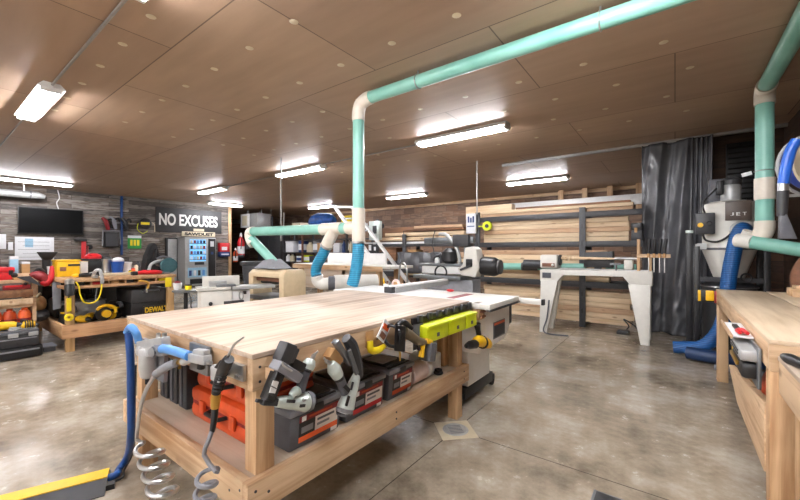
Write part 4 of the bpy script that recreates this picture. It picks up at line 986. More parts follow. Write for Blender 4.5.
part('pedal_body', B().box(q.x - .1, q.x + .08, q.y - .08, q.y + .08, .001, .05, .012), BLACK, t)
part('pedal_tread', B().box(q.x - .08, q.x + .06, q.y - .07, q.y + .07, .05, .065, .004), DARK, t)
part('cable', B().tube([(q.x, q.y + .08, .03), (q.x + .05, q.y + .2, .1), (q.x - .03, q.y + .25, .2), (q.x + .12, q.y + .22, .12), (q.x + .2, q.y + .25, .02), (q.x + .3, q.y + .1, .012)], .01, 6), BLACK, t)
solo('cable_run', B().tube([at(549, 300, y=6.3), at(547, 318, y=6.3), V((-1.74, 6.28, .04)), V((-1.6, 6.2, .012)), V((-1.35, 6.25, .012))], .012, 6), DGREY, 'grey cord hanging at left lathe leg onto the floor', 'cord')
# ================================================================== RIGHT BENCH
rx0, rx1, ry0, ry1, rz = .352, 1.25, 2.42, 5.2, .95
t = thing('workbench', 'long plywood topped pine bench along the right wall', 'workbench', (.8, 3.8, 0))
PLY2 = wood('warm_plywood', (232, 210, 180), (208, 182, 148), 1, .5, .7, False)
part('tabletop', B().box(rx0, .728, ry0, ry1, rz - .022, rz, .003), PLY2, t)
part('tabletop', B().box(.738, rx1, ry0, ry1, rz - .022, rz, .003), PLY2, t)
part('track', B().box(.729, .737, ry0, ry1, rz - .02, rz - .006), BLACK, t)
part('apron_board', B().box(rx0 + .003, rx0 + .041, ry0 + .04, ry1 - .003, .80, rz - .022, .003), WY, t)
part('apron_board', B().box(rx0 + .003, rx1, ry0 + .003, ry0 + .039, .80, rz - .022, .003), WX, t)
part('apron_board', B().box(rx0 + .042, rx1, ry1 - .041, ry1 - .003, .80, rz - .022, .003), WX, t)
part('leg', B().box(rx0 + .0, rx0 + .088, ry1 - .16, ry1 - .07, 0, .799, .004), WZ, t)
part('leg', B().box(rx0 + .004, rx0 + .092, ry0 + .003, ry0 + .093, 0, .799, .004), WZ, t)
part('leg', B().box(rx1 - .1, rx1 - .01, ry1 - .16, ry1 - .07, 0, .799, .004), WZ, t)
part('leg', B().box(rx1 - .1, rx1 - .01, ry0 + .003, ry0 + .093, 0, .799, .004), WZ, t)
part('leg', B().box(rx0 + .09, rx0 + .18, 3.95, 4.04, 0, .799, .004), WZ, t)
part('side_board', B().prism([(4.0, .437), (3.5, .29), (2.52, .28), (2.52, .62)], 0, rx0 - .002, rx0 + .036, .003), WY, t)
part('tray_floor', B().box(rx0 + .038, 1.1, 2.52, 3.9, .28, .3), PLY, t)
part('tray_board', B().box(rx0 + .25, rx0 + .288, 2.52, 3.9, .3, .5, .003), WY, t)
t = thing('side_bench', 'lower pine bench at the right edge in front of the long bench', 'workbench', (.8, 1.9, 0))
part('tabletop', B().box(.38, 1.25, .9, 2.405, .86, .88, .003), PLY, t)
part('apron_board', B().box(.383, .421, .902, 2.403, .71, .86, .003), WY, t)
part('apron_board', B().box(.423, 1.25, 2.366, 2.403, .71, .86, .003), WX, t)
for x in (.425, 1.15):
    for y in (.95, 2.27): part('leg', B().box(x, x + .088, y, y + .088, 0, .859, .004), WZ, t)
t = thing('trowel', 'flat black handled tool lying on the lower right bench', 'hand tool', (.45, 2.2, .88))
part('handle', B().tube([at(783, 356, z=.9), at(790, 359, z=.9), at(806, 366, z=.9)], [.012, .024, .02], 10), BLACK, t)
part('blade', B().box(.41, .5, 1.85, 2.3, .8805, .884), STEEL, t)
t = thing('wood_offcut', 'short golden wood block on the far right bench corner', 'wood block', (1.0, 4.6, .95))
part('block', B().box(.84, 1.2, 4.72, 4.95, .951, 1.02, .003), WX, t)
part('upper_strip', B().box(.87, 1.2, 4.75, 4.92, 1.02, 1.045, .002), WX, t)
solo('leather_apron', B().tube([(.98, 5.05, .952), (.98, 5.06, 1.12), (1.02, 5.07, 1.26), (1.1, 5.08, 1.3)], [.09, .1, .08, .05], 10), BROWN, 'rusty brown folded leather at right edge behind the golden wood block', 'apron')
t = thing('tape_measure', 'black and yellow tape tool hung on the far end of the right bench', 'tape measure', (.34, 5.1, .8))
q = at(708, 296, y=5.2)
part('case', B().box(q.x - .09, q.x + .06, 5.2, 5.24, .8, .94, .015), BLACK, t)
part('yellow_face', B().box(q.x - .02, q.x + .05, 5.188, 5.2, .82, .93, .008), YEL, t)
part('yellow_band', B().box(q.x - .085, q.x - .06, 5.19, 5.2, .81, .93, .003), YEL, t)
part('red_clip', B().box(q.x + .05, q.x + .075, 5.16, 5.2, .8, .93, .004), DRED, t)
t = thing('bench_sander', 'silver motorised sander bolted under the right bench edge', 'power tool', (.42, 3.2, .5))
def RP(u, v, x=.36): return at(u, v, x=x)
q0, q1 = RP(749, 344, .36), RP(768, 346, .36)
part('casing', B().box(.27, .35, 2.6, 3.0, .79, .85, .015), LGREY, t)
part('air_slots', B().box(.267, .27, 2.66, 2.95, .83, .838).box(.267, .27, 2.66, 2.95, .812, .82), DARK, t)
part('yellow_side', B().box(.28, .35, 3.0, 3.05, .74, .84, .01), YEL, t)
part('motor', B().box(.275, .351, 2.6, 3.0, .7, .785, .02), BLACK, t)
part('brass_guide', B().box(.262, .276, 2.68, 2.95, .75, .772, .003), BRASS, t)
part('mount_bracket', B().box(.335, .351, 2.58, 3.06, .66, .87, .004), CASTI, t)
solo('rag', B().ball((.44, 2.9, .6), (.05, .09, .1), 12), ORG, 'rusty rag tucked under the silver sander at right', 'rag')
t = thing('bench_shelf_tray', 'small white tray clamped on right bench apron holding red pliers', 'tray', (.33, 3.3, .8))
part('tray', B().box(.26, .35, 2.8, 3.3, .875, .885, .003), PAPER, t)
part('tray_edge', B().box(.25, .262, 2.78, 3.34, .87, .893, .003), LUMB2, t)
part('bracket', B().box(.33, .35, 3.2, 3.26, .7, .874, .003), LGREY, t)
t = thing('pliers', 'red handled pliers with dark jaws lying on the small white tray', 'pliers', (.31, 3.0, .826))
part('handle', B().tube([(.3, 2.93, .903), (.31, 2.87, .908), (.325, 2.81, .903)], [.01, .014, .01], 10), RED, t)
part('handle', B().tube([(.3, 2.93, .9), (.29, 2.88, .904), (.295, 2.82, .9)], [.009, .012, .009], 10), RED, t)
part('jaw', B().bar((.3, 2.93, .9), (.29, 3.02, .912), .022, .014), DARK, t)

# ================================================================== CYCLONE COLLECTOR
cx, cy = .58, 6.62
t = thing('cyclone_collector', 'grey white cyclone dust collector with dark name plate by black sheet', 'dust collector', (cx, cy, 0))
part('upper_drum', B().lathe([(.2, 2.02), (.27, 1.99), (.28, 1.97), (.28, 1.39), (.285, 1.37)], (cx, cy, 0), 28), GREYW, t)
part('drum_band', B().lathe([(.284, 1.37), (.29, 1.375), (.29, 1.395), (.284, 1.4)], (cx, cy, 0), 28), DGREY, t)
part('cone', B().lathe([(.28, 1.37), (.16, 1.0), (.15, .96)], (cx, cy, 0), 28), GREYW, t)
part('motor', B().lathe([(.1, 2.02), (.105, 2.04), (.105, 2.22), (.095, 2.25)], (cx + .02, cy, 0), 20), LGREY, t)
part('motor_cap', B().lathe([(.112, 2.24), (.112, 2.3), (.08, 2.33)], (cx + .02, cy, 0), 20), DARK, t)
part('motor_box', B().box(cx - .13, cx - .06, cy - .12, cy + .02, 2.12, 2.3, .01), BLACK, t)
part('rear_filter', B().box(cx - .2, cx - .02, cy + .12, cy + .3, 2.0, 2.36, .01), DGREY, t)
np = part('name_plate', B().box(cx - .06, cx + .19, cy - .3, cy - .27, 1.75, 2.0, .004), plain('plate_brown_grey', (84, 72, 64), .4), t)
for ch_, dx_ in (('J', -.06), ('E', 0), ('T', .06)): text('letter', ch_, .04, (cx + .065 + dx_, cy - .302, 1.83), FACE_NY, LETTER, np, .002, .036, 0)
part('control_box', B().box(.22, .42, 6.3, 6.42, 1.58, 1.86, .012), DARK, t)
part('emergency_button', B().lathe([(.0, 0), (.032, .004), (.03, .02)], (.27, 6.298, 1.7), 14, Matrix.Rotation(PI / 2, 3, 'X')), YEL, t)
part('switch', B().lathe([(.025, 0), (.03, .02), (.02, .03)], (.36, 6.298, 1.72), 12, Matrix.Rotation(PI / 2, 3, 'X')), BLACK, t)
part('control_cable', B().tube([(.3, 6.36, 1.58), (.33, 6.36, 1.5), (.45, 6.34, 1.48), (.56, 6.32, 1.56), (.6, 6.36, 1.66)], .013, 8), BLACK, t)
part('motor_cable', B().tube([(.45, 6.5, 2.2), (.33, 6.4, 2.05), (.3, 6.36, 1.95), (.32, 6.36, 1.86)], .01, 8), BLACK, t)
part('inlet_flange', B().cyl((.68, 6.27, 1.62), (.62, 6.45, 1.62), .095, n=20), GREYW, t)
part('collar_clamp', B().torus((.66, 6.3, 1.62), .1, .008, Matrix.Rotation(PI / 2, 3, 'X')), STEEL, t)
part('collection_drum', B().lathe([(.27, .02), (.28, .04), (.28, .85), (.29, .87), (.29, .9), (.15, .97)], (cx, cy, 0), 28), DARK, t)
part('drum_clamp', B().torus((cx, cy, .88), .292, .008), STEEL, t)
for x, y in ((cx - .34, cy - .2), (cx + .34, cy - .2), (cx - .34, cy + .3), (cx + .34, cy + .3)):
    part('leg', B().box(x - .03, x + .03, y - .03, y + .03, .0, 1.42, .003), BLACK, t)
    part('leg_tab', B().box(min(x, cx + math.copysign(.24, x - cx)), max(x, cx + math.copysign(.24, x - cx)), y - .02, y + .02, 1.38, 1.46), LGREY, t)
part('cross_bar', B().bar((cx - .34, cy - .2, .98), (cx + .34, cy - .2, .98), .05, .06), DARK, t)
part('latch_handle', B().torus((cx + .14, cy - .3, 1.02), .05, .01, Matrix.Rotation(PI / 2, 3, 'X')), BLACK, t)
t = thing('support_post', 'black steel post standing between black sheet and dust collector', 'post', (.17, 7.3, 0))
part('post', B().box(.13, .21, 6.9, 6.96, .0, 1.62, .004), BLACK, t)
part('post_cap', B().box(.125, .215, 6.895, 6.965, 1.62, 1.66, .004), MINTM, t)
part('base_plate', B().box(.09, .25, 6.86, 7.0, 0, .02, .003), DGREY, t)
solo('flex_hose', B().tube([(.7, 6.25, 1.62), (.66, 6.14, 1.63), (.61, 6.08, 1.52), (.57, 6.06, 1.3), (.53, 6.06, 1.0), (.5, 6.05, .6), (.42, 6.02, .33), (.28, 5.98, .16), (.08, 5.98, .115), (-.02, 5.98, .105)], [.078] * 9 + [.074], 20), HOSEB,
     'fat blue flex hose from the dust collector down to the floor behind right bench', 'hose')
solo('flex_hose', B().tube([(.9, 5.78, .1), (.6, 5.72, .095), (.35, 5.74, .095), (.12, 5.8, .095)], .075, 18), plain('dark_blue_hose', (26, 52, 92), .45), 'dark blue flex hose lying flat on the floor behind the right bench leg', 'hose')
solo('vacuum_hose', B().tube([(.36, 5.52, .032), (.5, 5.5, .032), (.62, 5.53, .032), (.8, 5.5, .032), (1.0, 5.52, .032)], .03, 12), MGREY, 'thin grey hose lying on the floor just behind the right bench leg', 'hose')
# dark filter stack in front of the partition
t = thing('shutter', 'tall black louvred panel on the dark wood wall behind the mint pipe', 'louvre', (.82, 7.78, 2.0))
part('frame', B().box(.65, 1.0, 7.76, 7.815, 1.4, 3.05, .004), BLACK, t)
for k in range(20): part('louvre_blade', B().bar((.67, 7.75, 1.45 + .08 * k), (.98, 7.75, 1.45 + .08 * k), .03, .01, (0, .5, 1)), DEEP, t)
# curtain of black plastic sheet
bm = B(); n, mrow = 110, 60
g = []
for i in range(n + 1):
    s = i / n; col_ = []
    for k in range(mrow + 1):
        h = k / mrow; z = 3.16 - h * 3.155
        x = -.46 + .93 * s + .03 * math.sin(3 * h + 5 * s) * h - .02 * h
        ph = s + .09 * math.sin(2.2 * h + .5) * (1 - s)
        y = 7.5 + .05 * math.sin(2 * PI * 2.6 * ph + 1.2 * h) + (.022 + .02 * h) * abs(math.sin(2 * PI * (2.9 * ph + .5 * h))) + .045 * math.sin(5 * s + 2 * h)
        y += .012 * math.sin(17 * h + 9 * s + 3 * math.sin(11 * s)) * math.sin(13 * s + 4 * h) + .008 * math.sin(41 * h - 23 * s) * math.sin(6 * s + 5 * h)
        if s > .72: y += .02 * math.sin(2 * PI * 16 * s)
        if h > .86: y -= (h - .86) * .7 * (1 + .6 * math.sin(14 * s)); y += .02 * math.sin(60 * h + 30 * s)
        col_.append(bm.bm.verts.new((x, y, max(z, .006))))
    g.append(col_)
for i in range(n):
    for k in range(mrow): bm.bm.faces.new((g[i][k], g[i + 1][k], g[i + 1][k + 1], g[i][k + 1]))
o = solo('plastic_sheet', bm, CRINK, 'tall crinkled black plastic sheet hanging from ceiling rail to floor', 'curtain')
md = o.modifiers.new('thick', 'SOLIDIFY'); md.thickness = .004
# hose reel on the right wall
rc = at(823, 163, x=.97)
ax = V((.4, -.9, 0)).normalized(); RM = V((0, 0, 1)).rotation_difference(ax).to_matrix()
t = thing('hose_reel', 'big white rimmed reel of blue hose on the right wall', 'hose reel', (rc.x, rc.y, rc.z))
for s in (-.08, .08):
    c = rc + ax * s
    part('reel_disc', B().lathe([(.06, -.008), (.24, -.008), (.258, -.012), (.268, 0), (.258, .012), (.24, .008), (.06, .006)], c, 32, RM) if s > 0 else B().torus(c, .26, .014, RM), CREAM if s > 0 else LGREY, t)
part('wound_hose', B().lathe([(.1, -.07), (.225, -.068), (.235, -.03), (.228, 0), (.235, .03), (.225, .068), (.1, .07)], rc, 32, RM), plain('royal_blue_hose', (40, 66, 150), .4), t)
part('wall_arm', B().bar(rc, V((1.29, rc.y, rc.z)), .06, .06), DARK, t)
t = thing('vacuum_wand', 'black vacuum wand with flared nozzle hanging on blue hose at right edge', 'vacuum wand', (1.05, 6.2, 1.6))
wy = 4.1
def WP(u, v): return at(u, v, y=wy)
part('blue_hose', B().tube([WP(797, 140), WP(791, 150), WP(786, 167), WP(783.5, 184)], .036, 14), plain('bright_blue_hose', (34, 92, 190), .35), t)
part('cuff', B().cyl(WP(783, 183), WP(783, 192), .034, n=14), STEEL, t)
part('tube', B().tube([WP(783, 191), WP(782.5, 204), WP(782, 216)], [.037, .033, .03], 14), DARK, t)
part('nozzle', B().hexa([V(k) for k in (WP(778, 239) - V((0, .02, 0)), WP(797, 239) - V((0, .02, 0)), WP(797, 239) + V((0, .02, 0)), WP(778, 239) + V((0, .02, 0)), WP(779, 214) - V((0, .028, 0)), WP(786, 214) - V((0, .028, 0)), WP(786, 214) + V((0, .028, 0)), WP(779, 214) + V((0, .028, 0)))], .006), DGREY, t)
part('wall_hook', B().bar(WP(786, 196), V((1.3, wy + .05, WP(786, 196).z)), .02, .02), STEEL, t)
# ================================================================== LEFT WALL (x = -15)
WX0 = XL + .012
def LW(u, v, x=XL): return at(u, v, x=x)
def wall_box(u0, v0, u1, v1, d0, d1):
    a, b_ = LW(u0, v0), LW(u1, v1)
    return B().box(XL + d0, XL + d1, a.y, b_.y, b_.z, a.z, .004)
t = thing('television', 'large black television switched off on the grey plank wall', 'television', (XL + .06, 2.55, 1.85))
part('casing', B().box(XL + .03, XL + .09, 1.83, 3.27, 1.84, 2.61, .008), BLACK, t)
part('screen', B().box(XL + .09, XL + .094, 1.85, 3.25, 1.88, 2.59), SCREEN, t)
part('wall_mount', B().box(XL + .001, XL + .03, 2.4, 2.7, 2.1, 2.4), DARK, t)
solo('cable_run', B().tube([(XL + .02, 2.7, 2.62), (XL + .02, 2.66, 2.8), (XL + .02, 2.72, 2.95), (XL + .02, 2.68, 3.19)], .014, 6), WHITE, 'white cord running from the television top to the ceiling', 'cord')
t = thing('whiteboard', 'white board sheet with blue drawing on the wall below the television', 'whiteboard', (XL + .01, 2.2, 1.1))
part('board', B().box(XL + .0004, XL + .02, 1.78, 2.6, 1.08, 1.75, .003), PAPER, t)
part('blue_drawing', B().box(XL + .02, XL + .022, 1.98, 2.15, 1.45, 1.7), SKYP, t)
for k in range(5): part('written_line', B().box(XL + .02, XL + .022, 1.84 + .1 * (k % 2), 2.5, 1.16 + .11 * k, 1.168 + .11 * k), DGREY, t)
solo('paper_notice', wall_box(8, 242, 13, 250, .002, .012), PAPER, 'small white notice on the wall left of the white board', 'notice')
solo('paper_notice', wall_box(-3, 234, 6, 249, .002, .02), PAPER, 'white sheet at the left edge of the photo on the plank wall', 'notice')
# air handler duct over the television
a, b_ = at(-10, 193, x=-14.6), at(45, 194, x=-14.6)
t = thing('wall_duct', 'pale round ended duct above the television under the ceiling', 'duct', (-14.6, 1.8, 2.8))
part('duct', B().tube([(-14.6, a.y - .4, 2.93), (-14.6, b_.y - .15, 2.93), (-14.6, b_.y, 2.9)], [.1, .1, .06], 16, False), LGREY, t)
part('duct_band', B().torus((-14.6, b_.y - .3, 2.93), .102, .01, Matrix.Rotation(PI / 2, 3, 'X')), DGREY, t)
for k in (.8, 1.9): part('hanger', B().box(-14.61, -14.59, k, k + .02, 3.0, 3.2), STEEL, t)
# NO EXCUSES banner
t = thing('wall_sign', 'dark banner sign with big white words high on the plank wall', 'sign', (XL + .02, 6.5, 2.0))
sb = part('sign_board', B().box(XL + .0004, XL + .03, 5.3, 7.7, 2.03, 2.93, .004), SIGNB, t)
text('letters', 'NO EXCUSES', .44, (XL + .034, 6.47, 2.5), FACE_X, LETTER, sb, .006, 2.12, .012)
part('feather_mark', B().box(XL + .03, XL + .034, 6.6, 7.0, 2.1, 2.2), CREAM, sb)
t = thing('wall_sign', 'small cream sign with dark letters above the vending machine', 'sign', (XL + .02, 6.8, 1.88))
sb = part('sign_board', B().box(XL + .0004, XL + .05, 6.18, 7.43, 1.9, 2.08, .004), CREAM, t)
text('letters', 'SAWDUST', .12, (XL + .053, 6.81, 1.99), FACE_X, LETDK, sb, .004, 1.08, .006)
# vending machine
vx = XL + .8
vy0, vy1 = at(185, 260, x=vx).y, at(216, 260, x=vx).y
t = thing('vending_machine', 'silver framed snack vending machine with lit blue glass front', 'vending machine', (XL + .4, (vy0 + vy1) / 2, 0))
part('cabinet', B().box(XL + .04, vx, vy0, vy1, .05, 1.84, .015), LGREY, t)
W_ = vy1 - vy0
part('glass_front', B().box(vx, vx + .012, vy0 + .14 * W_, vy0 + .66 * W_, .95, 1.76, .004), LCD, t)
part('keypad_panel', B().box(vx, vx + .015, vy0 + .74 * W_, vy0 + .98 * W_, .3, 1.8, .004), BLACK, t)
part('price_screen', B().box(vx + .015, vx + .02, vy0 + .8 * W_, vy0 + .92 * W_, 1.5, 1.7), PAPER, t)
part('coin_slot', B().box(vx + .015, vx + .02, vy0 + .82 * W_, vy0 + .9 * W_, 1.2, 1.3), NAVY, t)
part('brand_strip', B().box(vx, vx + .014, vy0 + .3 * W_, vy0 + .6 * W_, .82, .92), DARK, t)
part('lower_picture', B().box(vx, vx + .01, vy0 + .08 * W_, vy0 + .68 * W_, .36, .72), SKYP, t)
part('delivery_flap', B().box(vx, vx + .012, vy0 + .15 * W_, vy0 + .6 * W_, .12, .3), BLACK, t)
for r_ in range(4):
    part('shelf', B().box(vx + .0125, vx + .02, vy0 + .14 * W_, vy0 + .66 * W_, 1.0 + .2 * r_, 1.02 + .2 * r_), DARK, t)
cols = [PAPER, NAVY, DRED, SKYP, BLACK, LBLUE, CREAM]
for r_ in range(4):
    for k in range(5):
        y = vy0 + W_ * (.16 + .1 * k)
        o = part('snack_packet', B().box(vx + .013, vx + .03, y, y + .07 * W_, 1.022 + .2 * r_, 1.13 + .2 * r_, .004), cols[(k * 3 + r_ * 2) % 7], t)
for k in range(4):
    part('drink_picture', B().box(vx + .01, vx + .013, vy0 + W_ * (.12 + .14 * k), vy0 + W_ * (.2 + .14 * k), .42, .62, .002), [NAVY, PAPER, BLACK, LBLUE][k], t)
g0, g1 = at(174, 239, x=-14.3).y, at(183, 239, x=-14.3).y
t = thing('storage_locker', 'narrow grey dark edged cabinet left of the vending machine', 'cabinet', (-14.6, (g0 + g1) / 2, 0))
part('cabinet_body', B().box(-14.97, -14.82, g0 - .05, g1 + .03, 0, 1.82, .01), BLACK, t)
part('cabinet_door', B().box(-14.82, -14.8, g0, g1, .1, 1.77, .006), LGREY, t)
part('handle', B().box(-14.8, -14.77, g1 - .07, g1 - .04, .9, 1.1, .004), STEEL, t)
t = thing('wall_cabinet', 'red and blue box on the wall right of the vending machine', 'wall box', (XL + .1, 7.75, 1.1))
part('red_front', B().box(XL + .01, XL + .2, 7.55, 7.96, 1.3, 1.66, .008), RED, t)
part('blue_base', B().box(XL + .01, XL + .21, 7.55, 7.97, 1.1, 1.295, .008), NAVY, t)
part('white_emblem', B().box(XL + .2, XL + .204, 7.62, 7.85, 1.36, 1.5), PAPER, t)
part('white_lettering', B().box(XL + .21, XL + .213, 7.6, 7.92, 1.17, 1.22), PAPER, t)
# items hung at centre of plank wall
solo('air_pipe', B().box(XL + .01, XL + .07, at(120, 200, x=XL).y, at(122.3, 200, x=XL).y, 1.2, 3.19, .01), BLUE, 'vertical blue air pipe running up the plank wall', 'air pipe')
def cordreel(u, v, lab):
    q = LW(u, v)
    t = thing('cord_reel', lab, 'cord reel', (XL + .2, q.y, q.z - .2))
    RX = Matrix.Rotation(PI / 2, 3, 'Y')
    part('drum', B().lathe([(.16, -.1), (.19, -.08), (.19, .08), (.16, .1)], (XL + .25, q.y + .03, q.z), 20, RX), BLACK, t)
    part('yellow_plate', B().box(XL + .35, XL + .357, q.y - .12, q.y + .14, q.z - .04, q.z + .05), BYEL, t)
    part('wall_bracket', B().box(XL + .001, XL + .15, q.y - .06, q.y + .06, q.z - .1, q.z + .1), DARK, t)
    part('hanging_cord', B().tube([(XL + .3, q.y - .18, q.z), (XL + .3, q.y - .2, q.z - .2), (XL + .3, q.y - .05, q.z - .34), (XL + .3, q.y + .1, q.z - .25)], .012, 6), LIME, t)
    part('plug_cord', B().tube([(XL + .3, q.y + .19, q.z + .05), (XL + .3, q.y + .3, q.z), (XL + .3, q.y + .32, q.z - .28)], .012, 6), CREAM, t)
cordreel(141, 224, 'black cord reel with yellow plate on the plank wall left of the banner')
q = LW(134.5, 242)
t = thing('score_poster', 'green and white poster with yellow figures on the plank wall', 'poster', (XL + .01, q.y, 1.4))
part('poster_sheet', B().box(XL + .0004, XL + .012, q.y - .2, q.y + .2, 1.42, 1.78), GRN, t)
part('white_header', B().box(XL + .012, XL + .014, q.y - .2, q.y + .2, 1.78, 1.87), PAPER, t)
for k in range(3): part('yellow_figure', B().box(XL + .012, XL + .015, q.y - .13 + .1 * k, q.y - .06 + .1 * k, 1.52, 1.72), BYEL, t)
q = LW(109, 239)
t = thing('wall_speaker', 'square black speaker box hung on the wall beside the blue pipe', 'speaker', (XL + .2, q.y, 1.45))
part('box', B().box(XL + .01, XL + .3, q.y - .19, q.y + .19, 1.46, 1.96, .01), BLACK, t)
part('grille', B().box(XL + .3, XL + .308, q.y - .16, q.y + .16, 1.5, 1.9), DARK, t)
part('frame_bar', B().tube([(XL + .25, q.y - .24, 1.5), (XL + .25, q.y - .22, 2.0), (XL + .25, q.y + .22, 2.0), (XL + .25, q.y + .24, 1.55)], .022, 8, False), MGREY, t)
for u, v, m, lab, cat_ in ((105, 224, DRED, 'dark red tool hung on the wall left of the blue pipe', 'hand tool'), (112.5, 223, MGREY, 'grey red handled tool hung on wall directly left of the blue pipe', 'hand tool'), (124, 224, DARK, 'black angled tool hung on wall right of the blue pipe', 'hand tool')):
    q = LW(u, v)
    t = thing('hung_tool', lab, cat_, (XL + .1, q.y, q.z - .2), 'tools hung on the plank wall')
    part('tool_body', B().tube([(XL + .1, q.y - .1, q.z + .2), (XL + .13, q.y, q.z + .05), (XL + .1, q.y + .06, q.z - .2)], [.04, .07, .05], 10), m, t)
    part('tool_grip', B().tube([(XL + .12, q.y, q.z + .1), (XL + .15, q.y + .12, q.z + .16), (XL + .12, q.y + .16, q.z + .05)], .028, 8), BLACK, t)
    part('wall_hook', B().cyl((XL + .001, q.y, q.z + .12), (XL + .12, q.y, q.z + .12), .014, n=8), STEEL, t)
q = LW(83, 250)
t = thing('bar_clamp', 'tall red bar clamp on the plank wall right of the white board', 'clamp', (XL + .1, q.y, 1.0))
part('clamp_bar', B().box(XL + .06, XL + .09, q.y - .06, q.y + .06, .95, 1.7, .003), RED, t)
part('clamp_head', B().box(XL + .03, XL + .14, q.y - .22, q.y + .07, 1.64, 1.72, .006), BLACK, t)
part('clamp_screw', B().cyl((XL + .08, q.y + .1, 1.0), (XL + .08, q.y + .1, 1.5), .02, n=8), DRED, t)
solo('round_hook', B().lathe([(.04, 0), (.08, .03), (.05, .06)], LW(89.5, 247, x=XL + .0004), 12, Matrix.Rotation(PI / 2, 3, 'Y')), BLACK, 'small black round hook on wall right of the red clamp', 'hook')
# ================================================================== BACK-LEFT AREA
t = thing('unit_heater', 'white metal unit heater hanging under the ceiling beyond the plank wall', 'heater', (-15.2, 9.2, 2.4))
h0, h1 = at(240.5, 214, y=9.0), at(256.5, 228, y=9.0)
part('casing', B().box(h0.x, h0.x + (h1.x - h0.x) * .52, 9.0, 9.7, 2.38, 2.98, .01), WHITE, t)
part('side_panel', B().box(h0.x + (h1.x - h0.x) * .54, h1.x, 9.02, 9.7, 2.38, 2.98, .01), LGREY, t)
part('louvre', B().box(h0.x + .15, h0.x + .55, 8.985, 9.0, 2.46, 2.9, .004), CREAM, t)
for x in (h0.x + .1, h1.x - .1): part('hanger_rod', B().cyl((x, 9.3, 2.98), (x, 9.3, 3.2), .015, n=6), STEEL, t)
part('flue', B().cyl((h0.x, 9.4, 2.7), (h0.x - 2.0, 9.6, 2.78), .09, n=14), STEEL, t)
t = thing('wire_cage', 'dark wire grille frame hanging right of the white heater', 'cage', (-14, 9.4, 2.4))
c0, c1 = at(258, 213, y=9.75), at(272, 230, y=9.75)
part('frame', B().box(c0.x, c1.x, 9.75, 9.79, 2.86, 2.9).box(c0.x, c1.x, 9.75, 9.79, 2.32, 2.36).box(c0.x, c0.x + .04, 9.75, 9.79, 2.32, 2.9).box(c1.x - .04, c1.x, 9.75, 9.79, 2.32, 2.9), DGREY, t)
for k in range(8): part('wire', B().box(c0.x, c1.x, 9.76, 9.77, 2.4 + .06 * k, 2.41 + .06 * k), MGREY, t)
for x in (c0.x + .1, c1.x - .1): part('hanger', B().cyl((x, 9.77, 2.9), (x, 9.77, 3.2), .012, n=6), STEEL, t)
def extinguisher(u, v0, v1, yy, lab, m, r_):
    a, b_ = at(u, v0, y=yy), at(u, v1, y=yy)
    t = thing('fire_extinguisher', lab, 'fire extinguisher', (a.x, yy, b_.z), 'fire extinguishers by the dark recess')
    hh = a.z - b_.z
    part('cylinder', B().lathe([(r_ * .8, 0), (r_, .02), (r_, hh * .62), (r_ * .5, hh * .78), (r_ * .3, hh * .82)], (a.x, yy, b_.z), 16), m, t)
    part('valve', B().lathe([(r_ * .35, hh * .82), (r_ * .4, hh * .9), (r_ * .2, hh)], (a.x, yy, b_.z), 10), WHITE, t)
    part('label', B().lathe([(r_ * 1.01, hh * .1), (r_ * 1.015, hh * .12), (r_ * 1.015, hh * .4), (r_ * 1.01, hh * .42)], (a.x, yy, b_.z), 16), PAPER, t)
    part('hose', B().tube([(a.x + r_ * .3, yy - r_ * .4, b_.z + hh * .85), (a.x + r_ * 1.3, yy - r_ * .6, b_.z + hh * .7), (a.x + r_ * 1.2, yy - r_ * .7, b_.z + hh * .3)], .02, 6), BLACK, t)
    part('wall_bracket', B().box(a.x - .04, a.x + .04, yy + r_ * .9, yy + r_ + .25, b_.z + hh * .3, b_.z + hh * .5), DARK, t)
extinguisher(241, 233, 256, 8.7, 'red extinguisher with white label by the end of plank wall', RED, .15)
extinguisher(235.5, 248, 262, 8.3, 'smaller orange extinguisher left of the red extinguisher', ORG, .1)
t = thing('trash_bin', 'dark grey trash bin with flared rim behind the pale jointer', 'bin', (-10.2, 6.2, 0))
b0, b1 = at(231.5, 267, y=6.0), at(250, 267, y=6.0)
bw = (b1.x - b0.x) / 2; bc = (b0.x + b1.x) / 2
part('bin_body', B().lathe([(bw * .75, 0), (bw * .9, .9), (bw * .92, .92)], (bc, 6.0 + bw, 0), 4), DGREY, t)
part('rim', B().lathe([(bw * 1.0, .9), (bw * 1.05, .92), (bw * 1.05, 1.0), (bw * .95, 1.02)], (bc, 6.0 + bw, 0), 4), DARK, t)
# tall dark cabinet and shelving with supplies
def YB_(u, v, y=9.3): return at(u, v, y=y)
k0, k1 = YB_(258, 232, 9.8), YB_(281, 232, 9.8)
t = thing('storage_cabinet', 'tall black storage cabinet behind the slanted mint pipe', 'cabinet', ((k0.x + k1.x) / 2, 10.0, 0))
part('body', B().box(k0.x, k1.x, 9.8, 10.3, 0, 2.1, .01), BLACK, t)
part('door', B().box(k0.x + .03, (k0.x + k1.x) / 2 - .01, 9.77, 9.8, .06, 2.05, .005), DARK, t)
part('door', B().box((k0.x + k1.x) / 2 + .01, k1.x - .03, 9.77, 9.8, .06, 2.05, .005), DARK, t)
s0, s1 = YB_(283, 240).x, YB_(372, 240).x
t = thing('shelving_unit', 'long black shelving unit full of supplies behind the mint side run', 'shelves', ((s0 + s1) / 2, 9.5, 0))
n_ = 4
for k in range(n_ + 1):
    x = s0 + (s1 - s0) * k / n_
    part('post', B().box(x - .03, x + .03, 9.3, 9.36, 0, 2.28), DARK if k != 1 else BROWN, t)
    part('post', B().box(x - .03, x + .03, 9.84, 9.9, 0, 2.28), DARK, t)
for z in (.12, .9, 1.28, 1.78, 2.22):
    part('shelf', B().box(s0 - .03, s1 + .03, 9.3, 9.9, z - .03, z), DARK, t)
rs = random.Random(11)
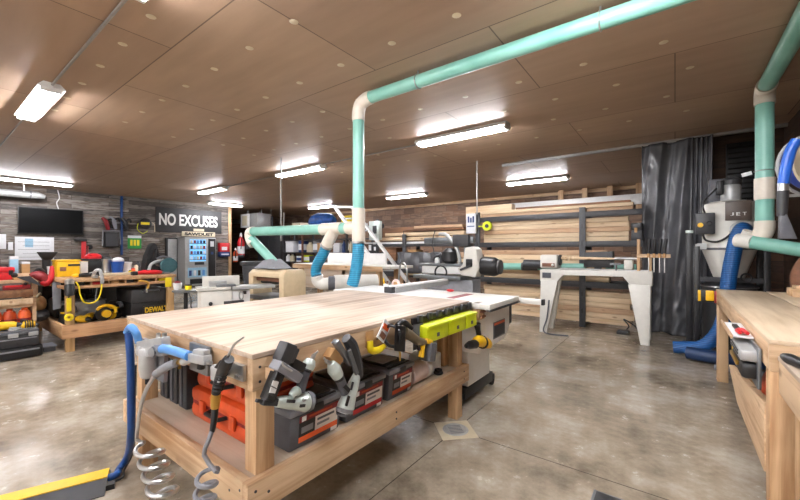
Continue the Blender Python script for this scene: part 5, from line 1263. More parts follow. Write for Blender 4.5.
names = {'box': ('storage_box', 'box'), 'can': ('paint_can', 'can'), 'bottle': ('bottle', 'bottle')}
cname = {'w': 'white', 'b': 'blue', 'c': 'brown', 'k': 'black', 'g': 'grey', 'y': 'yellow', 't': 'tan', 'r': 'red', 'l': 'lime'}
mcol = {'w': PAPER, 'b': NAVY, 'c': CARD, 'k': DARK, 'g': MGREY, 'y': BYEL, 't': CREAM, 'r': RED, 'l': LIME}
def supply(kind, u0, u1, v0, z, col, lab):
    a, b_ = YB_(u0, v0), YB_(u1, v0)
    hh = min(max(.08, a.z - z), .33 if z < 1 else (.45 if z < 2 else .6)); w_ = b_.x - a.x; xc = (a.x + b_.x) / 2
    t = thing(names[kind][0], lab, names[kind][1], (xc, 9.5, z), 'supplies on the back shelves')
    r_ = min(w_ / 2, .2); yc = 9.4 + r_
    if kind == 'box':
        part('box_body', B().box(a.x, b_.x, 9.36, 9.36 + min(.45, max(.2, w_)), z + .001, z + hh * .86, .006), mcol[col], t)
        part('box_lid', B().box(a.x - .01, b_.x + .01, 9.35, 9.37 + min(.45, max(.2, w_)), z + hh * .865, z + hh, .006), mcol[col], t)
    elif kind == 'can':
        part('can_body', B().lathe([(r_, .001), (r_, hh * .9), (r_ * 1.03, hh * .92), (r_ * 1.03, hh)], (xc, yc, z), 16), mcol[col], t)
        part('can_label', B().lathe([(r_ * 1.005, hh * .2), (r_ * 1.01, hh * .22), (r_ * 1.01, hh * .7), (r_ * 1.005, hh * .72)], (xc, yc, z), 16), PAPER if col != 'w' else NAVY, t)
    else:
        part('bottle_body', B().lathe([(r_, .001), (r_, hh * .6), (r_ * .45, hh * .78), (r_ * .4, hh * .88)], (xc, yc, z), 14), mcol[col], t)
        part('bottle_cap', B().lathe([(r_ * .5, hh * .88), (r_ * .5, hh), (r_ * .3, hh)], (xc, yc, z), 12), DARK, t)
mid = [('box', 284.5, 292, 240, 'w', 'white box leftmost on the eye level back shelf'), ('can', 294, 301, 240, 'b', 'blue can beside the brown shelf post'), ('bottle', 303, 308, 241, 't', 'tan bottle between blue can and grey tub on back shelf'),
       ('can', 309, 315, 239, 'g', 'grey tub on the back shelf left of the bent teal hose'), ('box', 316, 322, 243, 'c', 'little brown box hidden partly by the white branch fitting'), ('box', 332, 338, 243, 'w', 'white box right under the branch fitting on the back shelf'),
       ('bottle', 339, 342, 240, 'b', 'dark blue bottle right of the white box on back shelf'), ('bottle', 342.5, 345.5, 239, 'w', 'white bottle in the middle of the right back shelf group'), ('bottle', 346, 349, 240, 't', 'tan bottle beside the straight teal hose on back shelf'), ('can', 365, 371, 242, 'k', 'dark can at right end of the back shelf')]
for kind, u0, u1, v0, col, lab in mid: supply(kind, u0, u1, v0, 1.281, col, lab)
low = [('bottle', 283, 286, 252, 'w', 'slim white bottle leftmost on the lower back shelf'), ('bottle', 287, 290, 251, 't', 'tan bottle second on the lower back shelf'), ('can', 292, 299, 256, 'w', 'white tub left of the lime tub'), ('can', 299, 306, 255, 'l', 'lime green tub on the lower back shelf'), ('box', 308, 315, 256, 'k', 'black box right of the lime tub')]
for kind, u0, u1, v0, col, lab in low: supply(kind, u0, u1, v0, .901, col, lab)
top = [('box', 284, 290, 228, 'c', 'brown carton at left on the top back shelf'), ('box', 291, 299, 223, 't', 'tan carton on the top back shelf left of the blue tarp'), ('can', 300, 304, 226, 'c', 'brown can directly left of the blue tarp'), ('box', 340, 350, 216, 'y', 'yellow box just left of the tall pipe on the top shelf'), ('box', 357, 362, 226, 'w', 'white box at the right of the tall pipe on the top shelf')]
for kind, u0, u1, v0, col, lab in top: supply(kind, u0, u1, v0, 2.221, col, lab)
a, b_ = YB_(305, 211), YB_(328, 223)
solo('tarp_bundle', B().tube([(a.x, 9.6, 2.42), (a.x + .25, 9.58, 2.5), (a.x + .5, 9.6, 2.53), (b_.x - .25, 9.6, 2.52), (b_.x, 9.6, 2.44)], [.12, .26, .29, .25, .12], 14), TARP, 'crumpled blue tarp bundle on top of the back shelves', 'tarp')
# ================================================================== LEFT TOOL BENCH
DARKX = wood('darker_pine_x', (196, 158, 118), (146, 108, 74), 0); DARKY = wood('darker_pine_y', (190, 148, 108), (146, 106, 74), 1); DARKZ = wood('darker_pine_z', (192, 156, 108), (152, 116, 74), 2)  # darker pine tone used for the left bench
ax0, ax1, ay0, ay1 = -8.7, -6.5, 1.21, 2.6
t = thing('workbench', 'cluttered double decked pine tool bench at left by the plank wall', 'workbench', (-7.6, 1.9, 0))
part('tabletop', B().box(ax0, ax1, ay0, ay1, .93, .975, .003), DARKX, t)
part('lower_deck', B().box(ax0 + .05, ax1 - .01, ay0 + .02, ay1 - .02, .84, .88, .003), DARKY, t)
part('gap_shade_panel', B().box(ax1 - .36, ax1 - .34, ay0 + .05, ay1 - .05, .8805, .9295), DEEP, t)  # black sheet added between the decks, standing in for the gap's shade
for x in (ax1 - .1, ax0 + .05):
    for y in (ay0 + .04, ay1 - .12): part('leg', B().box(x, x + .09, y, y + .09, 0, .929, .004), DARKZ, t)
for k in range(5):
    y = ay0 + .3 + .2 * k; part('divider', B().box(ax1 - .3, ax1 - .03, y, y + .02, .881, .929), DARKY, t)
part('rail', B().box(ax1 - .04, ax1, ay0, ay1, .18, .36, .004), DARKY, t)
part('rail', B().box(ax0, ax1 - .041, ay0, ay0 + .04, .18, .36, .004), DARKX, t)
part('rail', B().box(ax0, ax1 - .041, ay1 - .04, ay1, .18, .36, .004), DARKX, t)
part('shelf', B().box(ax0 + .02, ax1 - .041, ay0 + .041, ay1 - .041, .28, .31), PLYX, t)
def LB(u, v, x=-6.5): return at(u, v, x=x)
BZ = .976
# black hard case with yellow lettering on the lower shelf
a, b_ = LB(131, 294, -6.62), LB(168, 318, -6.62)
t = thing('hard_case', 'big black hard case with yellow lettering on the left bench lower shelf', 'tool case', (-6.9, (a.y + b_.y) / 2, .311))
part('case_bottom', B().box(-7.3, -6.62, a.y, b_.y, .311, .55, .02), BLACK, t)
part('case_lid', B().box(-7.3, -6.61, a.y, b_.y, .556, .76, .02), DARK, t)
part('seam_band', B().box(-7.29, -6.63, a.y + .01, b_.y - .01, .54, .566), DEEP, t)
q = LB(156.5, 309, -6.6)
fr = part('name_plate', B().box(-6.62, -6.604, LB(143, 310, -6.6).y, b_.y - .01, q.z - .06, q.z + .06, .003), BLACK, t)
text('letters', 'DEWALT', .085, (-6.602, q.y, q.z), FACE_X, LETY, fr, .003, LB(168, 310, -6.6).y - LB(145.5, 310, -6.6).y, .003)
part('carry_handle', B().tube([(-6.6, a.y + .15, .72), (-6.56, a.y + .17, .74), (-6.56, a.y + .35, .74), (-6.6, a.y + .37, .72)], .014, 8, False), DGREY, t)
# reusable small tools ------------------------------------------------
def drill(c, rz, label, m=YEL, s=1.0, cat_='power tool', grp='yellow power tools'):
    t = thing('cordless_drill', label, cat_, c, grp)
    M = Matrix.Translation(V(c)) @ Matrix.Rotation(rz, 4, 'Z') @ Matrix.Scale(s, 4)
    part('motor', B().tube([(-.1, 0, .06), (-.07, 0, .06), (.05, 0, .06), (.08, 0, .06)], [.04, .052, .05, .03], 12, False).xf(M), m, t)
    part('chuck', B().tube([(.08, 0, .06), (.12, 0, .06), (.15, 0, .06)], [.034, .03, .014], 12, False).xf(M), BLACK, t)
    part('grip', B().tube([(-.05, .02, .06), (-.07, .09, .045), (-.08, .15, .04)], [.03, .024, .026], 10).xf(M), BLACK, t)
    part('battery', B().box(-.14, -.02, .14, .2, .002, .08, .008).xf(M), m if m is not YEL else BLACK, t)
def spot(u, v, z): return at(u, v, z=z)
q = LB(85, 318, -6.75); drill((-6.85, 1.5, .312), .4, 'yellow drill lying left on the lower shelf of the left bench')
drill((-6.8, 1.78, .312), 1.9, 'yellow drill lying middle of the left bench lower shelf', s=1.2)
drill((-7.0, 1.62, .312), 2.6, 'yellow drill half hidden behind the others on the lower shelf', s=1.1)
t = thing('circular_saw', 'yellow and black circular saw on the lower shelf before the grey tray', 'power tool', (-6.75, 1.65, .312), 'yellow power tools')
part('base_shoe', B().box(-6.85, -6.6, 1.56, 1.86, .3115, .325, .003), STEEL, t)
part('blade_guard', B().lathe([(.02, -.02), (.1, -.018), (.1, .018), (.02, .02)], (-6.7, 1.7, .435), 18, Matrix.Rotation(PI / 2, 3, 'Y')), BLACK, t)
part('motor', B().cyl((-6.7, 1.72, .44), (-6.62, 1.72, .44), .055, n=14), YEL, t)
part('handle', B().tube([(-6.7, 1.62, .5), (-6.68, 1.7, .56), (-6.68, 1.82, .52), (-6.68, 1.84, .44)], .022, 8), YEL, t)
t = thing('parts_tray', 'pale grey metal tray standing on the lower shelf behind yellow tools', 'tray', (-7.1, 1.7, .311))
part('tray_body', B().box(-7.45, -7.2, 1.35, 1.85, .311, .58, .01), LGREY, t); part('tray_lip', B().box(-7.46, -7.19, 1.34, 1.86, .58, .6, .004), MGREY, t)
for i, (y, m, lab) in enumerate(((1.42, BLACK, 'black tool bag leftmost at back of the left bench shelf'), (1.62, DARK, 'dark tool bag in the middle back of the left bench shelf'), (1.82, BLACK, 'black tool bag right beside the black lettered case'))):
    t = thing('tool_bag', lab, 'tool bag', (-7.8, y, .311), 'tool bags on the left bench shelf')
    part('bag_body', B().box(-8.1, -7.6, y - .09, y + .09, .311, .311 + .3 + .06 * (i % 2), .04), m, t)
    part('bag_handle', B().tube([(-7.95, y, .61), (-7.9, y, .71 + .03 * i), (-7.8, y, .71 + .03 * i), (-7.75, y, .61)], .012, 6), DGREY, t)
for i, (x, y, z, r_, m, lab) in enumerate(((-7.35, 2.2, .311, .16, DARK, 'dark sander hidden between the yellow tools and black case'), (-7.0, 1.9, .311, .13, BLACK, 'black power tool right of the yellow circular saw'), (-7.0, 1.35, .311, .12, BLACK, 'black power tool behind the left bench front leg'))):
    t = thing('power_sander', lab, 'power tool', (x, y, z))
    part('body', B().lathe([(r_ * .7, z), (r_ * .8, z + .05), (r_ * .55, z + .16), (r_ * .7, z + .22), (r_ * .4, z + .27)], (x, y, 0), 14), m, t)
    part('handle', B().tube([(x, y, z + .2), (x + .1, y + .05, z + .24), (x + .16, y + .06, z + .18)], .03, 8), DGREY, t)
    part('yellow_ring', B().lathe([(r_ * .56, z + .15), (r_ * .6, z + .16), (r_ * .6, z + .175), (r_ * .56, z + .185)], (x, y, 0), 14), YEL, t)
t = thing('dark_crate', 'large black crate at the back of the left bench shelf', 'crate', (-8.3, 1.9, .311))
part('crate_body', B().box(-8.55, -8.2, 1.28, 2.5, .311, .8, .01), BLACK, t); part('crate_rim', B().box(-8.56, -8.19, 1.27, 2.51, .78, .82, .006), DARK, t)
# yellow strap and router hung on the front left leg
q = LB(69, 290, -6.45)
t = thing('trim_router', 'black and chrome router hanging on the left bench front leg', 'power tool', (-6.42, q.y, .8))
part('motor', B().lathe([(.03, .76), (.055, .77), (.055, .9), (.04, .92)], (-6.42, q.y, 0), 14), BLACK, t)
part('chrome_cap', B().lathe([(.05, .92), (.05, .97), (.02, .99)], (-6.42, q.y, 0), 14), STEEL, t)
part('hook_arm', B().cyl((-6.5, q.y, .87), (-6.42, q.y, .87), .015, n=8), STEEL, t)
t = thing('ratchet_strap', 'yellow hanging tool with round end on the left bench front leg', 'strap', (-6.46, q.y, .4))
part('strap_body', B().box(-6.488, -6.47, q.y - .02, q.y + .03, .55, .73, .004), BYEL, t)
part('strap_hook', B().torus((-6.475, q.y + .005, .47), .033, .018, Matrix.Rotation(PI / 2, 3, 'Y')), BYEL, t)
part('hanging_loop', B().tube([(-6.48, q.y, .73), (-6.48, q.y + .01, .76)], .008, 6, False), BLACK, t)
solo('extension_cord', B().tube([LB(76, 282), LB(79, 287, -6.47), LB(80, 294, -6.46), LB(84, 302, -6.46), LB(92, 303, -6.46), LB(98, 299, -6.46), LB(101, 291, -6.46), LB(102, 283, -6.48)], .009, 8), BYEL, 'yellow cord loop hanging from the left bench deck edge', 'cord')
solo('extension_cord', B().tube([LB(97, 288, -6.47), LB(96, 296, -6.47), LB(95, 301, -6.47)], .008, 6), DGREY, 'dark thin cord inside the yellow loop on left bench', 'cord')
q = LB(54, 284, -7.1)
solo('panel_offcut', B().hexa([LB(u, v, x) for u, v, x in ((53, 310, -6.95), (61, 308, -6.95), (61, 308, -6.93), (53, 310, -6.93), (52, 283, -6.95), (61, 280, -6.95), (61, 280, -6.93), (52, 283, -6.93))]), MGREY, 'tall pale grey sheet offcut leaning at the left bench side', 'panel')
t = thing('duffel_bag', 'tan grey lumpy bag on the left bench rail beside the grey sheet', 'bag', (-7.6, 1.1, .36))
q = LB(44, 303, -7.3)
q = q - V((0, .07, 0))
part('bag_body', B().ball((q.x, q.y - .02, q.z), (.2, .12, .13), 14), CARD, t)
part('bag_lower', B().ball((q.x, q.y, q.z - .16), (.24, .13, .1), 14), DARK, t)
part('bag_strap', B().tube([(q.x + .15, q.y - .1, q.z), (q.x + .1, q.y, q.z + .14), (q.x - .1, q.y + .05, q.z + .12)], .014, 6), CREAM, t)
# gap items between decks
for k, (y, m, lab) in enumerate(((1.4, BLACK, 'black bit box leftmost between the decks of left bench'), (1.58, RED, 'red bit box second between the decks of left bench'), (1.8, CARD, 'tan bit box in the middle slot of left bench'), (1.98, BLACK, 'black bit box right of the tan one in left bench slots'), (2.2, DARK, 'charcoal bit box near the right slot of left bench'), (2.42, BYEL, 'yellow bit box by the right leg of left bench'))):
    t = thing('bit_box', lab, 'box', (-6.65, y, .881), 'bit boxes between the bench decks')
    part('box_base', B().box(-6.75, -6.56, y - .05, y + .05, .8805, .9, .003), m, t); part('box_lid', B().box(-6.75, -6.56, y - .05, y + .05, .9005, .92, .003), m, t)
q = LB(170, 287, -6.47)
solo('yellow_tag', B().box(-6.4999, -6.488, q.y - .06, q.y + .03, .78, .93, .003), BYEL, 'yellow tag hanging at the right end of left bench deck', 'tag')
t = thing('c_clamp', 'brass coloured clamp gripping the left bench deck near the black case', 'clamp', (-6.46, 2.25, .75))
q = LB(143, 288, -6.46)
part('clamp_frame', B().tube([(-6.46, q.y - .06, .9), (-6.43, q.y, .9), (-6.43, q.y + .06, .86), (-6.43, q.y + .05, .78)], .018, 8), BRASS, t)
part('clamp_screw', B().cyl((-6.46, q.y + .05, .72), (-6.46, q.y + .05, .82), .014, n=8), STEEL, t)
# ---- on the bench top
def TP(u, v): return at(u, v, z=BZ)
t = thing('yellow_case', 'bright yellow tool case with dark print on the left bench top', 'tool case', (-7.3, 1.45, BZ))
a, b_ = LB(57, 264, -7.2), LB(80, 278, -7.2)
part('case_body', B().box(-7.5, -7.2, a.y, b_.y, BZ, 1.2, .012), YEL, t)
part('case_lid', B().box(-7.51, -7.19, a.y - .01, b_.y + .01, 1.2, 1.225, .008), YEL, t)
part('dark_print', B().box(-7.2, -7.195, a.y + .12, a.y + .26, 1.13, 1.16), BLACK, t)
part('corner_patch', B().box(-7.2, -7.195, a.y + .03, a.y + .1, 1.06, 1.12), BROWN, t)  # small brown patch on the case front
a, b_ = LB(80.5, 263, -7.5), LB(88, 275, -7.5)
t = thing('white_box', 'white carton right of the yellow case on left bench', 'box', (-7.6, a.y + .06, BZ))
part('carton_body', B().box(-7.75, -7.5, a.y, b_.y, BZ, 1.18, .004), PAPER, t); part('carton_flap', B().box(-7.76, -7.49, a.y, b_.y, 1.18, 1.19), CREAM, t)
a, b_ = LB(88, 261, -7.6), LB(102, 274, -7.6)
t = thing('black_bin', 'black bin with red dome on the left bench under the wall speaker', 'bin', (-7.8, (a.y + b_.y) / 2, BZ))
part('bin_body', B().box(-7.95, -7.6, a.y, b_.y, BZ, 1.2, .01), BLACK, t)
part('bin_rim', B().box(-7.96, -7.59, a.y - .01, b_.y + .01, 1.2, 1.225, .006), DARK, t)
part('red_cap', B().ball((-7.78, (a.y + b_.y) / 2 + .02, 1.25), (.13, .12, .07), 12), RED, t)
q = LB(106.5, 268, -7.6)
t = thing('mixer_pot', 'chrome and black pot right of the black bin on left bench', 'pot', (-7.6, q.y, BZ))
part('pot', B().lathe([(.06, BZ), (.075, BZ + .02), (.06, 1.14), (.07, 1.22)], (-7.6, q.y, 0), 14), STEEL, t)
part('pot_lid', B().lathe([(.072, 1.22), (.06, 1.26), (.02, 1.28)], (-7.6, q.y, 0), 14), BLACK, t)
part('pot_handle', B().tube([(-7.6, q.y + .06, 1.2), (-7.58, q.y + .12, 1.15), (-7.6, q.y + .07, 1.05)], .012, 6), BLACK, t)
q = LB(119.5, 272, -7.4)
t = thing('blue_bucket', 'blue bucket with white crumpled paper on the left bench', 'bucket', (-7.5, q.y, BZ))
part('bucket', B().lathe([(.07, BZ), (.095, 1.17), (.1, 1.175)], (-7.5, q.y, 0), 16), plain('bucket_blue', (30, 84, 170), .4), t)
part('paper_ball', B().ball((-7.5, q.y + .01, 1.2), (.085, .085, .05), 12), PAPER, t)
q = LB(127, 272, -7.5)
t = thing('white_tub', 'white tub right of the blue bucket on the left bench', 'tub', (-7.6, q.y, BZ))
part('tub', B().lathe([(.08, BZ), (.095, 1.13), (.1, 1.14)], (-7.6, q.y, 0), 16), WHITE, t); part('tub_lid', B().lathe([(.102, 1.14), (.102, 1.16), (.05, 1.165)], (-7.6, q.y, 0), 16), PAPER, t)
for u, vt, m, lab in ((130.5, 270, BYEL, 'yellow can in front of the white tub on left bench'), (133.5, 268, ORG2, 'orange can by the white tub on left bench'), (136.5, 263, CREAM, 'tall pale green bottle by the black draped chair'), (138.5, 261, DARK, 'dark tall bottle at the black draped chair side')):
    q = LB(u, 275, -6.95); tz = LB(u, vt, -6.95).z
    t = thing('spray_can', lab, 'can', (-6.95, q.y, BZ), 'cans on the left bench')
    part('can_body', B().lathe([(.03, BZ + .001), (.032, BZ + (tz - BZ) * .75), (.018, BZ + (tz - BZ) * .85)], (-6.95, q.y, 0), 12), m, t)
    part('can_cap', B().lathe([(.02, BZ + (tz - BZ) * .85), (.02, tz), (.01, tz)], (-6.95, q.y, 0), 10), RED if m is ORG2 else DARK, t)
# white long moulding, clamp, and flat black tool
a, b_ = TP(97, 276), TP(122, 274.5)
solo('moulding', B().bar((-6.9, a.y - .25, BZ + .022), (-6.95, 2.12, BZ + .022), .08, .04, (0, 0, 1), .006), CREAM, 'pale moulding lying along the left bench front edge', 'moulding')
q = TP(93, 279)
t = thing('bench_clamp', 'white metal clamp biting the left bench edge above the yellow loop', 'clamp', (-6.52, q.y, .9))
part('clamp_body', B().tube([(-6.6, 1.55, BZ + .01), (-6.5, 1.56, BZ + .1), (-6.46, 1.6, BZ + .1), (-6.45, 1.62, .95), (-6.46, 1.62, .9)], .022, 8), LGREY, t)
part('clamp_pad', B().cyl((-6.47, 1.55, .98), (-6.47, 1.55, 1.02), .03, n=10), STEEL, t)
t = thing('flat_tool', 'long flat black tool on the left bench before the yellow case', 'hand tool', (-6.8, 1.6, BZ))
part('tool_body', B().tube([(-6.8, 1.42, BZ + .03), (-6.8, 1.52, BZ + .035), (-6.85, 1.72, BZ + .03)], [.02, .032, .02], 10), BLACK, t)
part('yellow_end', B().ball((-6.8, 1.41, BZ + .032), (.03, .05, .028), 10), YEL, t)
part('chrome_lever', B().bar((-6.78, 1.55, BZ + .06), (-6.8, 1.65, BZ + .085), .02, .012), STEEL, t)
# red tools and disc saw at the right end
a, b_ = TP(142, 275), TP(164, 274.5)
t = thing('red_tool', 'long red handled tool lying at the right end of the left bench', 'hand tool', (-6.75, 2.3, BZ))
part('red_body', B().tube([(-6.75, 2.12, BZ + .03), (-6.75, 2.22, BZ + .04), (-6.75, 2.4, BZ + .035), (-6.75, 2.48, BZ + .03)], [.02, .036, .036, .02], 10), RED, t)
part('black_head', B().box(-6.8, -6.7, 2.06, 2.13, BZ, BZ + .06, .006), BLACK, t)
t = thing('cutoff_saw', 'dark teal disc guard saw with silver arm at the right of left bench', 'power tool', (-7.2, 2.6, BZ))
q = LB(169.5, 267, -7.6); q = V((-7.0, LB(169.5, 267, -7.0).y, 0))
SX = -6.85
c = LB(170, 267.5, SX)
part('disc_guard', B().lathe([(.03, -.035), (.125, -.03), (.13, 0), (.125, .03), (.03, .035)], (SX, c.y - .02, BZ + .135), 24, Matrix.Rotation(PI / 2, 3, 'Y')), TEAL, t)
part('saw_arm', B().tube([(SX - .05, c.y - .3, BZ + .03), (SX - .05, c.y - .26, BZ + .16), (SX - .05, c.y - .12, BZ + .22), (SX - .05, c.y, BZ + .21)], .024, 8), LGREY, t)
part('saw_motor', B().cyl((SX - .2, c.y - .1, BZ + .17), (SX - .05, c.y - .1, BZ + .17), .055, n=14), DARK, t)
part('saw_base', B().box(SX - .2, SX + .1, c.y - .3, c.y - .03, BZ, BZ + .025, .004), CASTI, t)
part('handle', B().tube([(SX, c.y + .02, BZ + .25), (SX, c.y - .1, BZ + .285), (SX, c.y - .2, BZ + .25)], .018, 8), DGREY, t)
# black draped high-back chair by the wall
q0, q1 = at(145, 275, x=-8.9), at(164, 275, x=-8.9)
yc = (q0.y + q1.y) / 2
t = thing('draped_chair', 'tall pointed black cloth covered chair behind the left bench', 'chair', (-9.1, yc, 0))
w2 = (q1.y - q0.y) / 2; zt = at(155, 242, x=-8.9).z
part('cover', B().prism([(yc - w2, .0), (yc + w2, 0), (yc + w2 * .98, .9), (yc + w2 * .7, 1.3), (yc + w2 * .3, zt - .06), (yc + .02, zt), (yc - w2 * .3, zt - .08), (yc - w2 * .65, 1.25), (yc - w2 * .98, .85)], 0, -9.2, -8.95, .04), COAT, t)
part('fold', B().tube([(-8.94, yc + .05, zt - .15), (-8.92, yc - .03, 1.1), (-8.92, yc - .1, .6), (-8.92, yc - .12, .1)], .03, 8), COAT, t)
part('fold', B().tube([(-8.94, yc + .12, zt - .3), (-8.92, yc + .15, 1.0), (-8.92, yc + .18, .5), (-8.92, yc + .2, .1)], .03, 8), COAT, t)

# ================================================================== FAR LEFT CLUTTER
lx = -7.0
t = thing('shelf_unit', 'rough plank shelf unit at the left edge with orange bottles below', 'shelves', (-7.3, .6, 0))
def ll(u, v, x=lx): return at(u, v, x=x)
part('upright_board', B().box(-7.6, -7.02, -.5, -.46, 0, .93), LUMB2, t); part('upright_board', B().box(-7.6, -7.02, 1.0, 1.04, 0, .72), LUMB2, t)
part('top_board', B().box(-7.6, -7.0, -.5, 1.03, .93, .97, .003), LUMB2, t)
part('front_board', B().box(-7.02, -6.985, -.5, 1.0, .74, .84, .003), LUMB3, t)
part('shelf_board', B().box(-7.6, -7.0, -.46, 1.0, .6, .64, .003), WY, t)
part('front_lip', B().box(-7.0, -6.97, -.46, 1.0, .64, .72, .003), LUMB, t)
part('bottom_shelf', B().box(-7.6, -7.0, -.46, 1.0, .3, .34, .003), LUMB, t)
for i, (y, m, lab) in enumerate(((.66, ORG2, 'orange jug cut by the left edge of the photo on low shelf'), (.79, ORG, 'middle orange jug on the low shelf at left'), (.93, ORG2, 'right orange jug on the low shelf beside the left bench'))):
    t = thing('orange_jug', lab, 'jug', (-6.95, y, .341), 'orange jugs on the low shelf')
    part('jug_body', B().lathe([(.05, .341), (.066, .35), (.068, .5), (.05, .555)], (-6.965 + .07 * 0 - .1, y, 0), 16), m, t)
    part('jug_cap', B().lathe([(.03, .555), (.032, .585), (.02, .59)], (-7.065, y, 0), 12), m, t)
    part('jug_band', B().lathe([(.069, .42), (.0705, .425), (.0705, .45), (.069, .455)], (-7.065, y, 0), 16), DRED, t)
t = thing('rail_tool', 'flat dark red tool on the shelf unit board at left', 'hand tool', (-6.95, .85, .845))
part('tool_body', B().box(-7.02, -6.99, .72, .98, .843, .905, .01), DRED, t); part('tool_strip', B().box(-6.99, -6.985, .74, .9, .88, .9), RED, t); part('tool_knob', B().ball((-7.0, .93, .915), .02, 8), BLACK, t)
tz = .971
t = thing('red_toolbox', 'red tool box on top of the shelf unit at the left edge', 'tool box', (-7.15, .72, tz))
a, b_ = ll(-6, 266, -7.1), ll(15, 278, -7.1)
part('box_body', B().box(-7.35, -7.1, a.y, b_.y, tz, 1.07, .012), RED, t); part('box_lid', B().box(-7.35, -7.09, a.y, b_.y, 1.073, 1.14, .015), RED, t)
part('box_handle', B().tube([(-7.22, a.y + .05, 1.14), (-7.22, a.y + .07, 1.17), (-7.22, b_.y - .07, 1.17), (-7.22, b_.y - .05, 1.14)], .012, 6, False), BLACK, t)
part('dark_latch', B().box(-7.09, -7.08, b_.y - .06, b_.y - .02, 1.04, 1.1), BLACK, t)
a, b_ = ll(10, 257, -7.45), ll(18.5, 270, -7.45)
t = thing('blue_box', 'pale blue upright carton behind the red tool box at left', 'box', (-7.5, (a.y + b_.y) / 2, tz))
part('carton_body', B().box(-7.55, -7.45, a.y, b_.y, tz, 1.24, .004), SKYP, t); part('white_flap', B().box(-7.55, -7.448, a.y, b_.y, 1.24, 1.28, .003), PAPER, t)
a, b_ = ll(22, 262, -7.4), ll(35, 271, -7.4)
t = thing('carton', 'brown carton with white top band below the white board', 'box', (-7.45, (a.y + b_.y) / 2, tz))
part('carton_body', B().box(-7.56, -7.4, a.y, min(b_.y, 1.03), tz, 1.17, .004), CARD, t); part('carton_band', B().box(-7.565, -7.395, a.y, min(b_.y, 1.03), 1.17, 1.2, .003), PAPER, t)
# stand-like tall black tool with red clamp, on a low bench between
t = thing('low_table', 'low plank table between shelf unit and left bench under the red saw', 'table', (-7.9, 1.1, 0))
part('top', B().box(-8.5, -7.62, .2, 1.19, .9, .94, .003), LUMB2, t)
for x in (-8.45, -7.72):
    for y in (.25, 1.08): part('leg', B().box(x, x + .07, y, y + .07, 0, .9), LUMB2, t)
a, b_ = ll(40, 255, -7.7), ll(49, 285, -7.7)
t = thing('drill_press', 'black upright tool with flared head left of the yellow case', 'power tool', (-7.8, a.y + .08, .94))
part('column', B().cyl((-7.75, a.y + .08, .94), (-7.75, a.y + .08, 1.25), .05, n=14), BLACK, t)
part('head', B().hexa([V(k) for k in ((-7.82, a.y + .04, 1.22), (-7.68, a.y + .04, 1.22), (-7.68, a.y + .13, 1.22), (-7.82, a.y + .13, 1.22), (-7.84, a.y - .02, 1.34), (-7.66, a.y - .02, 1.34), (-7.66, a.y + .2, 1.34), (-7.84, a.y + .2, 1.34))], .008), BLACK, t)
part('white_sleeve', B().cyl((-7.68, a.y + .11, 1.0), (-7.68, a.y + .1, 1.12), .03, n=10), PAPER, t)
part('base', B().box(-7.85, -7.65, a.y, a.y + .17, .94, .965, .006), CASTI, t)
q = ll(46, 279, -7.0)
t = thing('miter_saw', 'dark red saw body with angled guard at the left bench corner', 'power tool', (-7.2, 1.05, tz))
part('red_body', B().tube([ll(30, 276, -7.05), ll(36, 275, -7.05), ll(42, 277, -7.02), ll(47, 283, -7.0)], [.03, .06, .065, .03], 12), DRED, t)
part('red_guard', B().tube([ll(42, 281, -7.0), ll(46, 283, -7.0), ll(51, 277, -7.0), ll(52, 266, -7.0)], [.03, .05, .035, .02], 10), RED, t)
part('saw_plate', B().hexa([ll(u, v, x) for u, v, x in ((20, 279, -6.95), (44, 287, -6.95), (44, 287, -6.9), (20, 279, -6.9), (16, 277, -6.95), (30, 276, -6.95), (30, 276, -6.9), (16, 277, -6.9))]), DARK, t)
part('handle', B().tube([ll(33, 274, -7.05), ll(39, 269, -7.05), ll(44, 272, -7.05)], .022, 8), BLACK, t)
t = thing('wood_jig', 'small tan wood jig with black knob on the shelf unit top', 'jig', (-7.1, .9, tz))
a = ll(12, 278, -7.03)
part('jig_plate', B().box(-7.2, -7.02, .82, 1.01, tz, tz + .03, .003), CARD, t); part('jig_knob', B().ball((-7.1, .84, tz + .06), .035, 10), BLACK, t); part('jig_fence', B().box(-7.19, -7.16, .83, 1.0, tz + .03, tz + .08, .003), LUMB, t)
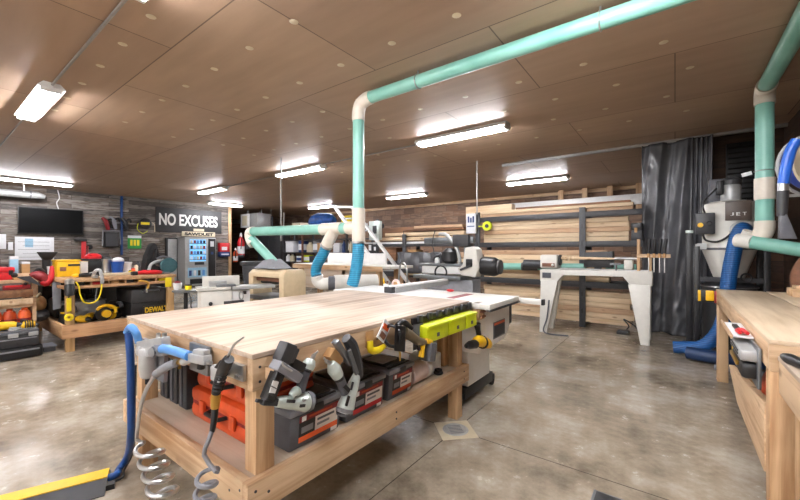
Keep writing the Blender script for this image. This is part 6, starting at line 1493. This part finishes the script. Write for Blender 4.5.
# black stacked tool boxes on the floor, tools on top
t = thing('rolling_toolbox', 'stacked black tool boxes on the floor at the left edge', 'tool box', (-6.6, .6, 0))
fx = -6.55
a, b_ = at(-30, 345, x=fx), at(43, 340, x=fx)
part('lower_box', B().box(-7.0, fx, .1, 1.03, .015, .15, .012), BLACK, t)
part('upper_box', B().box(-6.98, fx - .02, .1, 1.0, .155, .31, .012), DARK, t)
part('lid', B().box(-6.97, fx - .01, .1, 1.0, .313, .36, .012), DGREY, t)
part('side_groove', B().box(fx - .001, fx + .004, .12, 1.0, .1, .12).box(fx - .021, fx - .015, .12, .98, .25, .265), MGREY, t)
for y in (.72, .9): part('latch', B().box(fx - .02, fx, y, y + .09, .28, .33, .004), LGREY, t)
drill((-6.7, .74, .361), 1.2, 'yellow drill lying on the black stacked boxes at left', s=1.0, grp=None)
t = thing('planer_tool', 'yellow and black ribbed power planer on the black stacked boxes', 'power tool', (-6.7, .95, .361))
part('planer_body', B().tube([(-6.66, .84, .4), (-6.66, .9, .415), (-6.66, .97, .41)], [.03, .05, .04], 12), YEL, t)
for k in range(4): part('rib', B().torus((-6.66, .88 + .022 * k, .413), .05, .007, Matrix.Rotation(PI / 2, 3, 'X')), BLACK, t)
part('sole', B().box(-6.71, -6.61, .82, .99, .361, .375, .003), STEEL, t)
t = thing('socket_tray', 'pale coiled cable and wrench pile on the black boxes left of the planer', 'cable', (-6.62, .8, .361))
part('coil', B().torus((-6.64, .79, .375), .05, .013).torus((-6.64, .79, .397), .042, .01), LGREY, t)
t = thing('floor_crate', 'grey crate on the floor between the black boxes and left bench', 'crate', (-7.4, 1.1, 0))
part('crate_body', B().box(-7.0, -6.75, 1.07, 1.19, .0, .06, .008), DGREY, t); part('crate_rim', B().box(-7.01, -6.74, 1.06, 1.2, .06, .075, .004), MGREY, t)
solo('long_tool', B().tube([at(22, 321, x=-6.95), at(30, 323, x=-6.85), at(38, 326, x=-6.8)], [.025, .035, .03], 10), DARK, 'long dark handled tool pointing from shelf to the bench corner at left', 'hand tool')
# ================================================================== camera and view
cam = bpy.data.objects.new('camera', bpy.data.cameras.new('camera')); C.objects.link(cam)
cam.location = (0, 0, H); cam.rotation_euler = (PI / 2, 0, YAW)
cam.data.sensor_width = 36; cam.data.lens = 36 * F / 800; cam.data.clip_start = .02
sc = bpy.context.scene; sc.camera = cam
w = bpy.data.worlds.new('world'); sc.world = w; w.use_nodes = True
w.node_tree.nodes['Background'].inputs[0].default_value = (.5, .5, .5, 1); w.node_tree.nodes['Background'].inputs[1].default_value = .05
sc.view_settings.view_transform = 'Standard'; sc.view_settings.look = 'None'; sc.view_settings.gamma = 1
sc.view_settings.exposure = .7
sc.cycles.use_denoising = True; sc.cycles.max_bounces = 8; sc.cycles.diffuse_bounces = 5
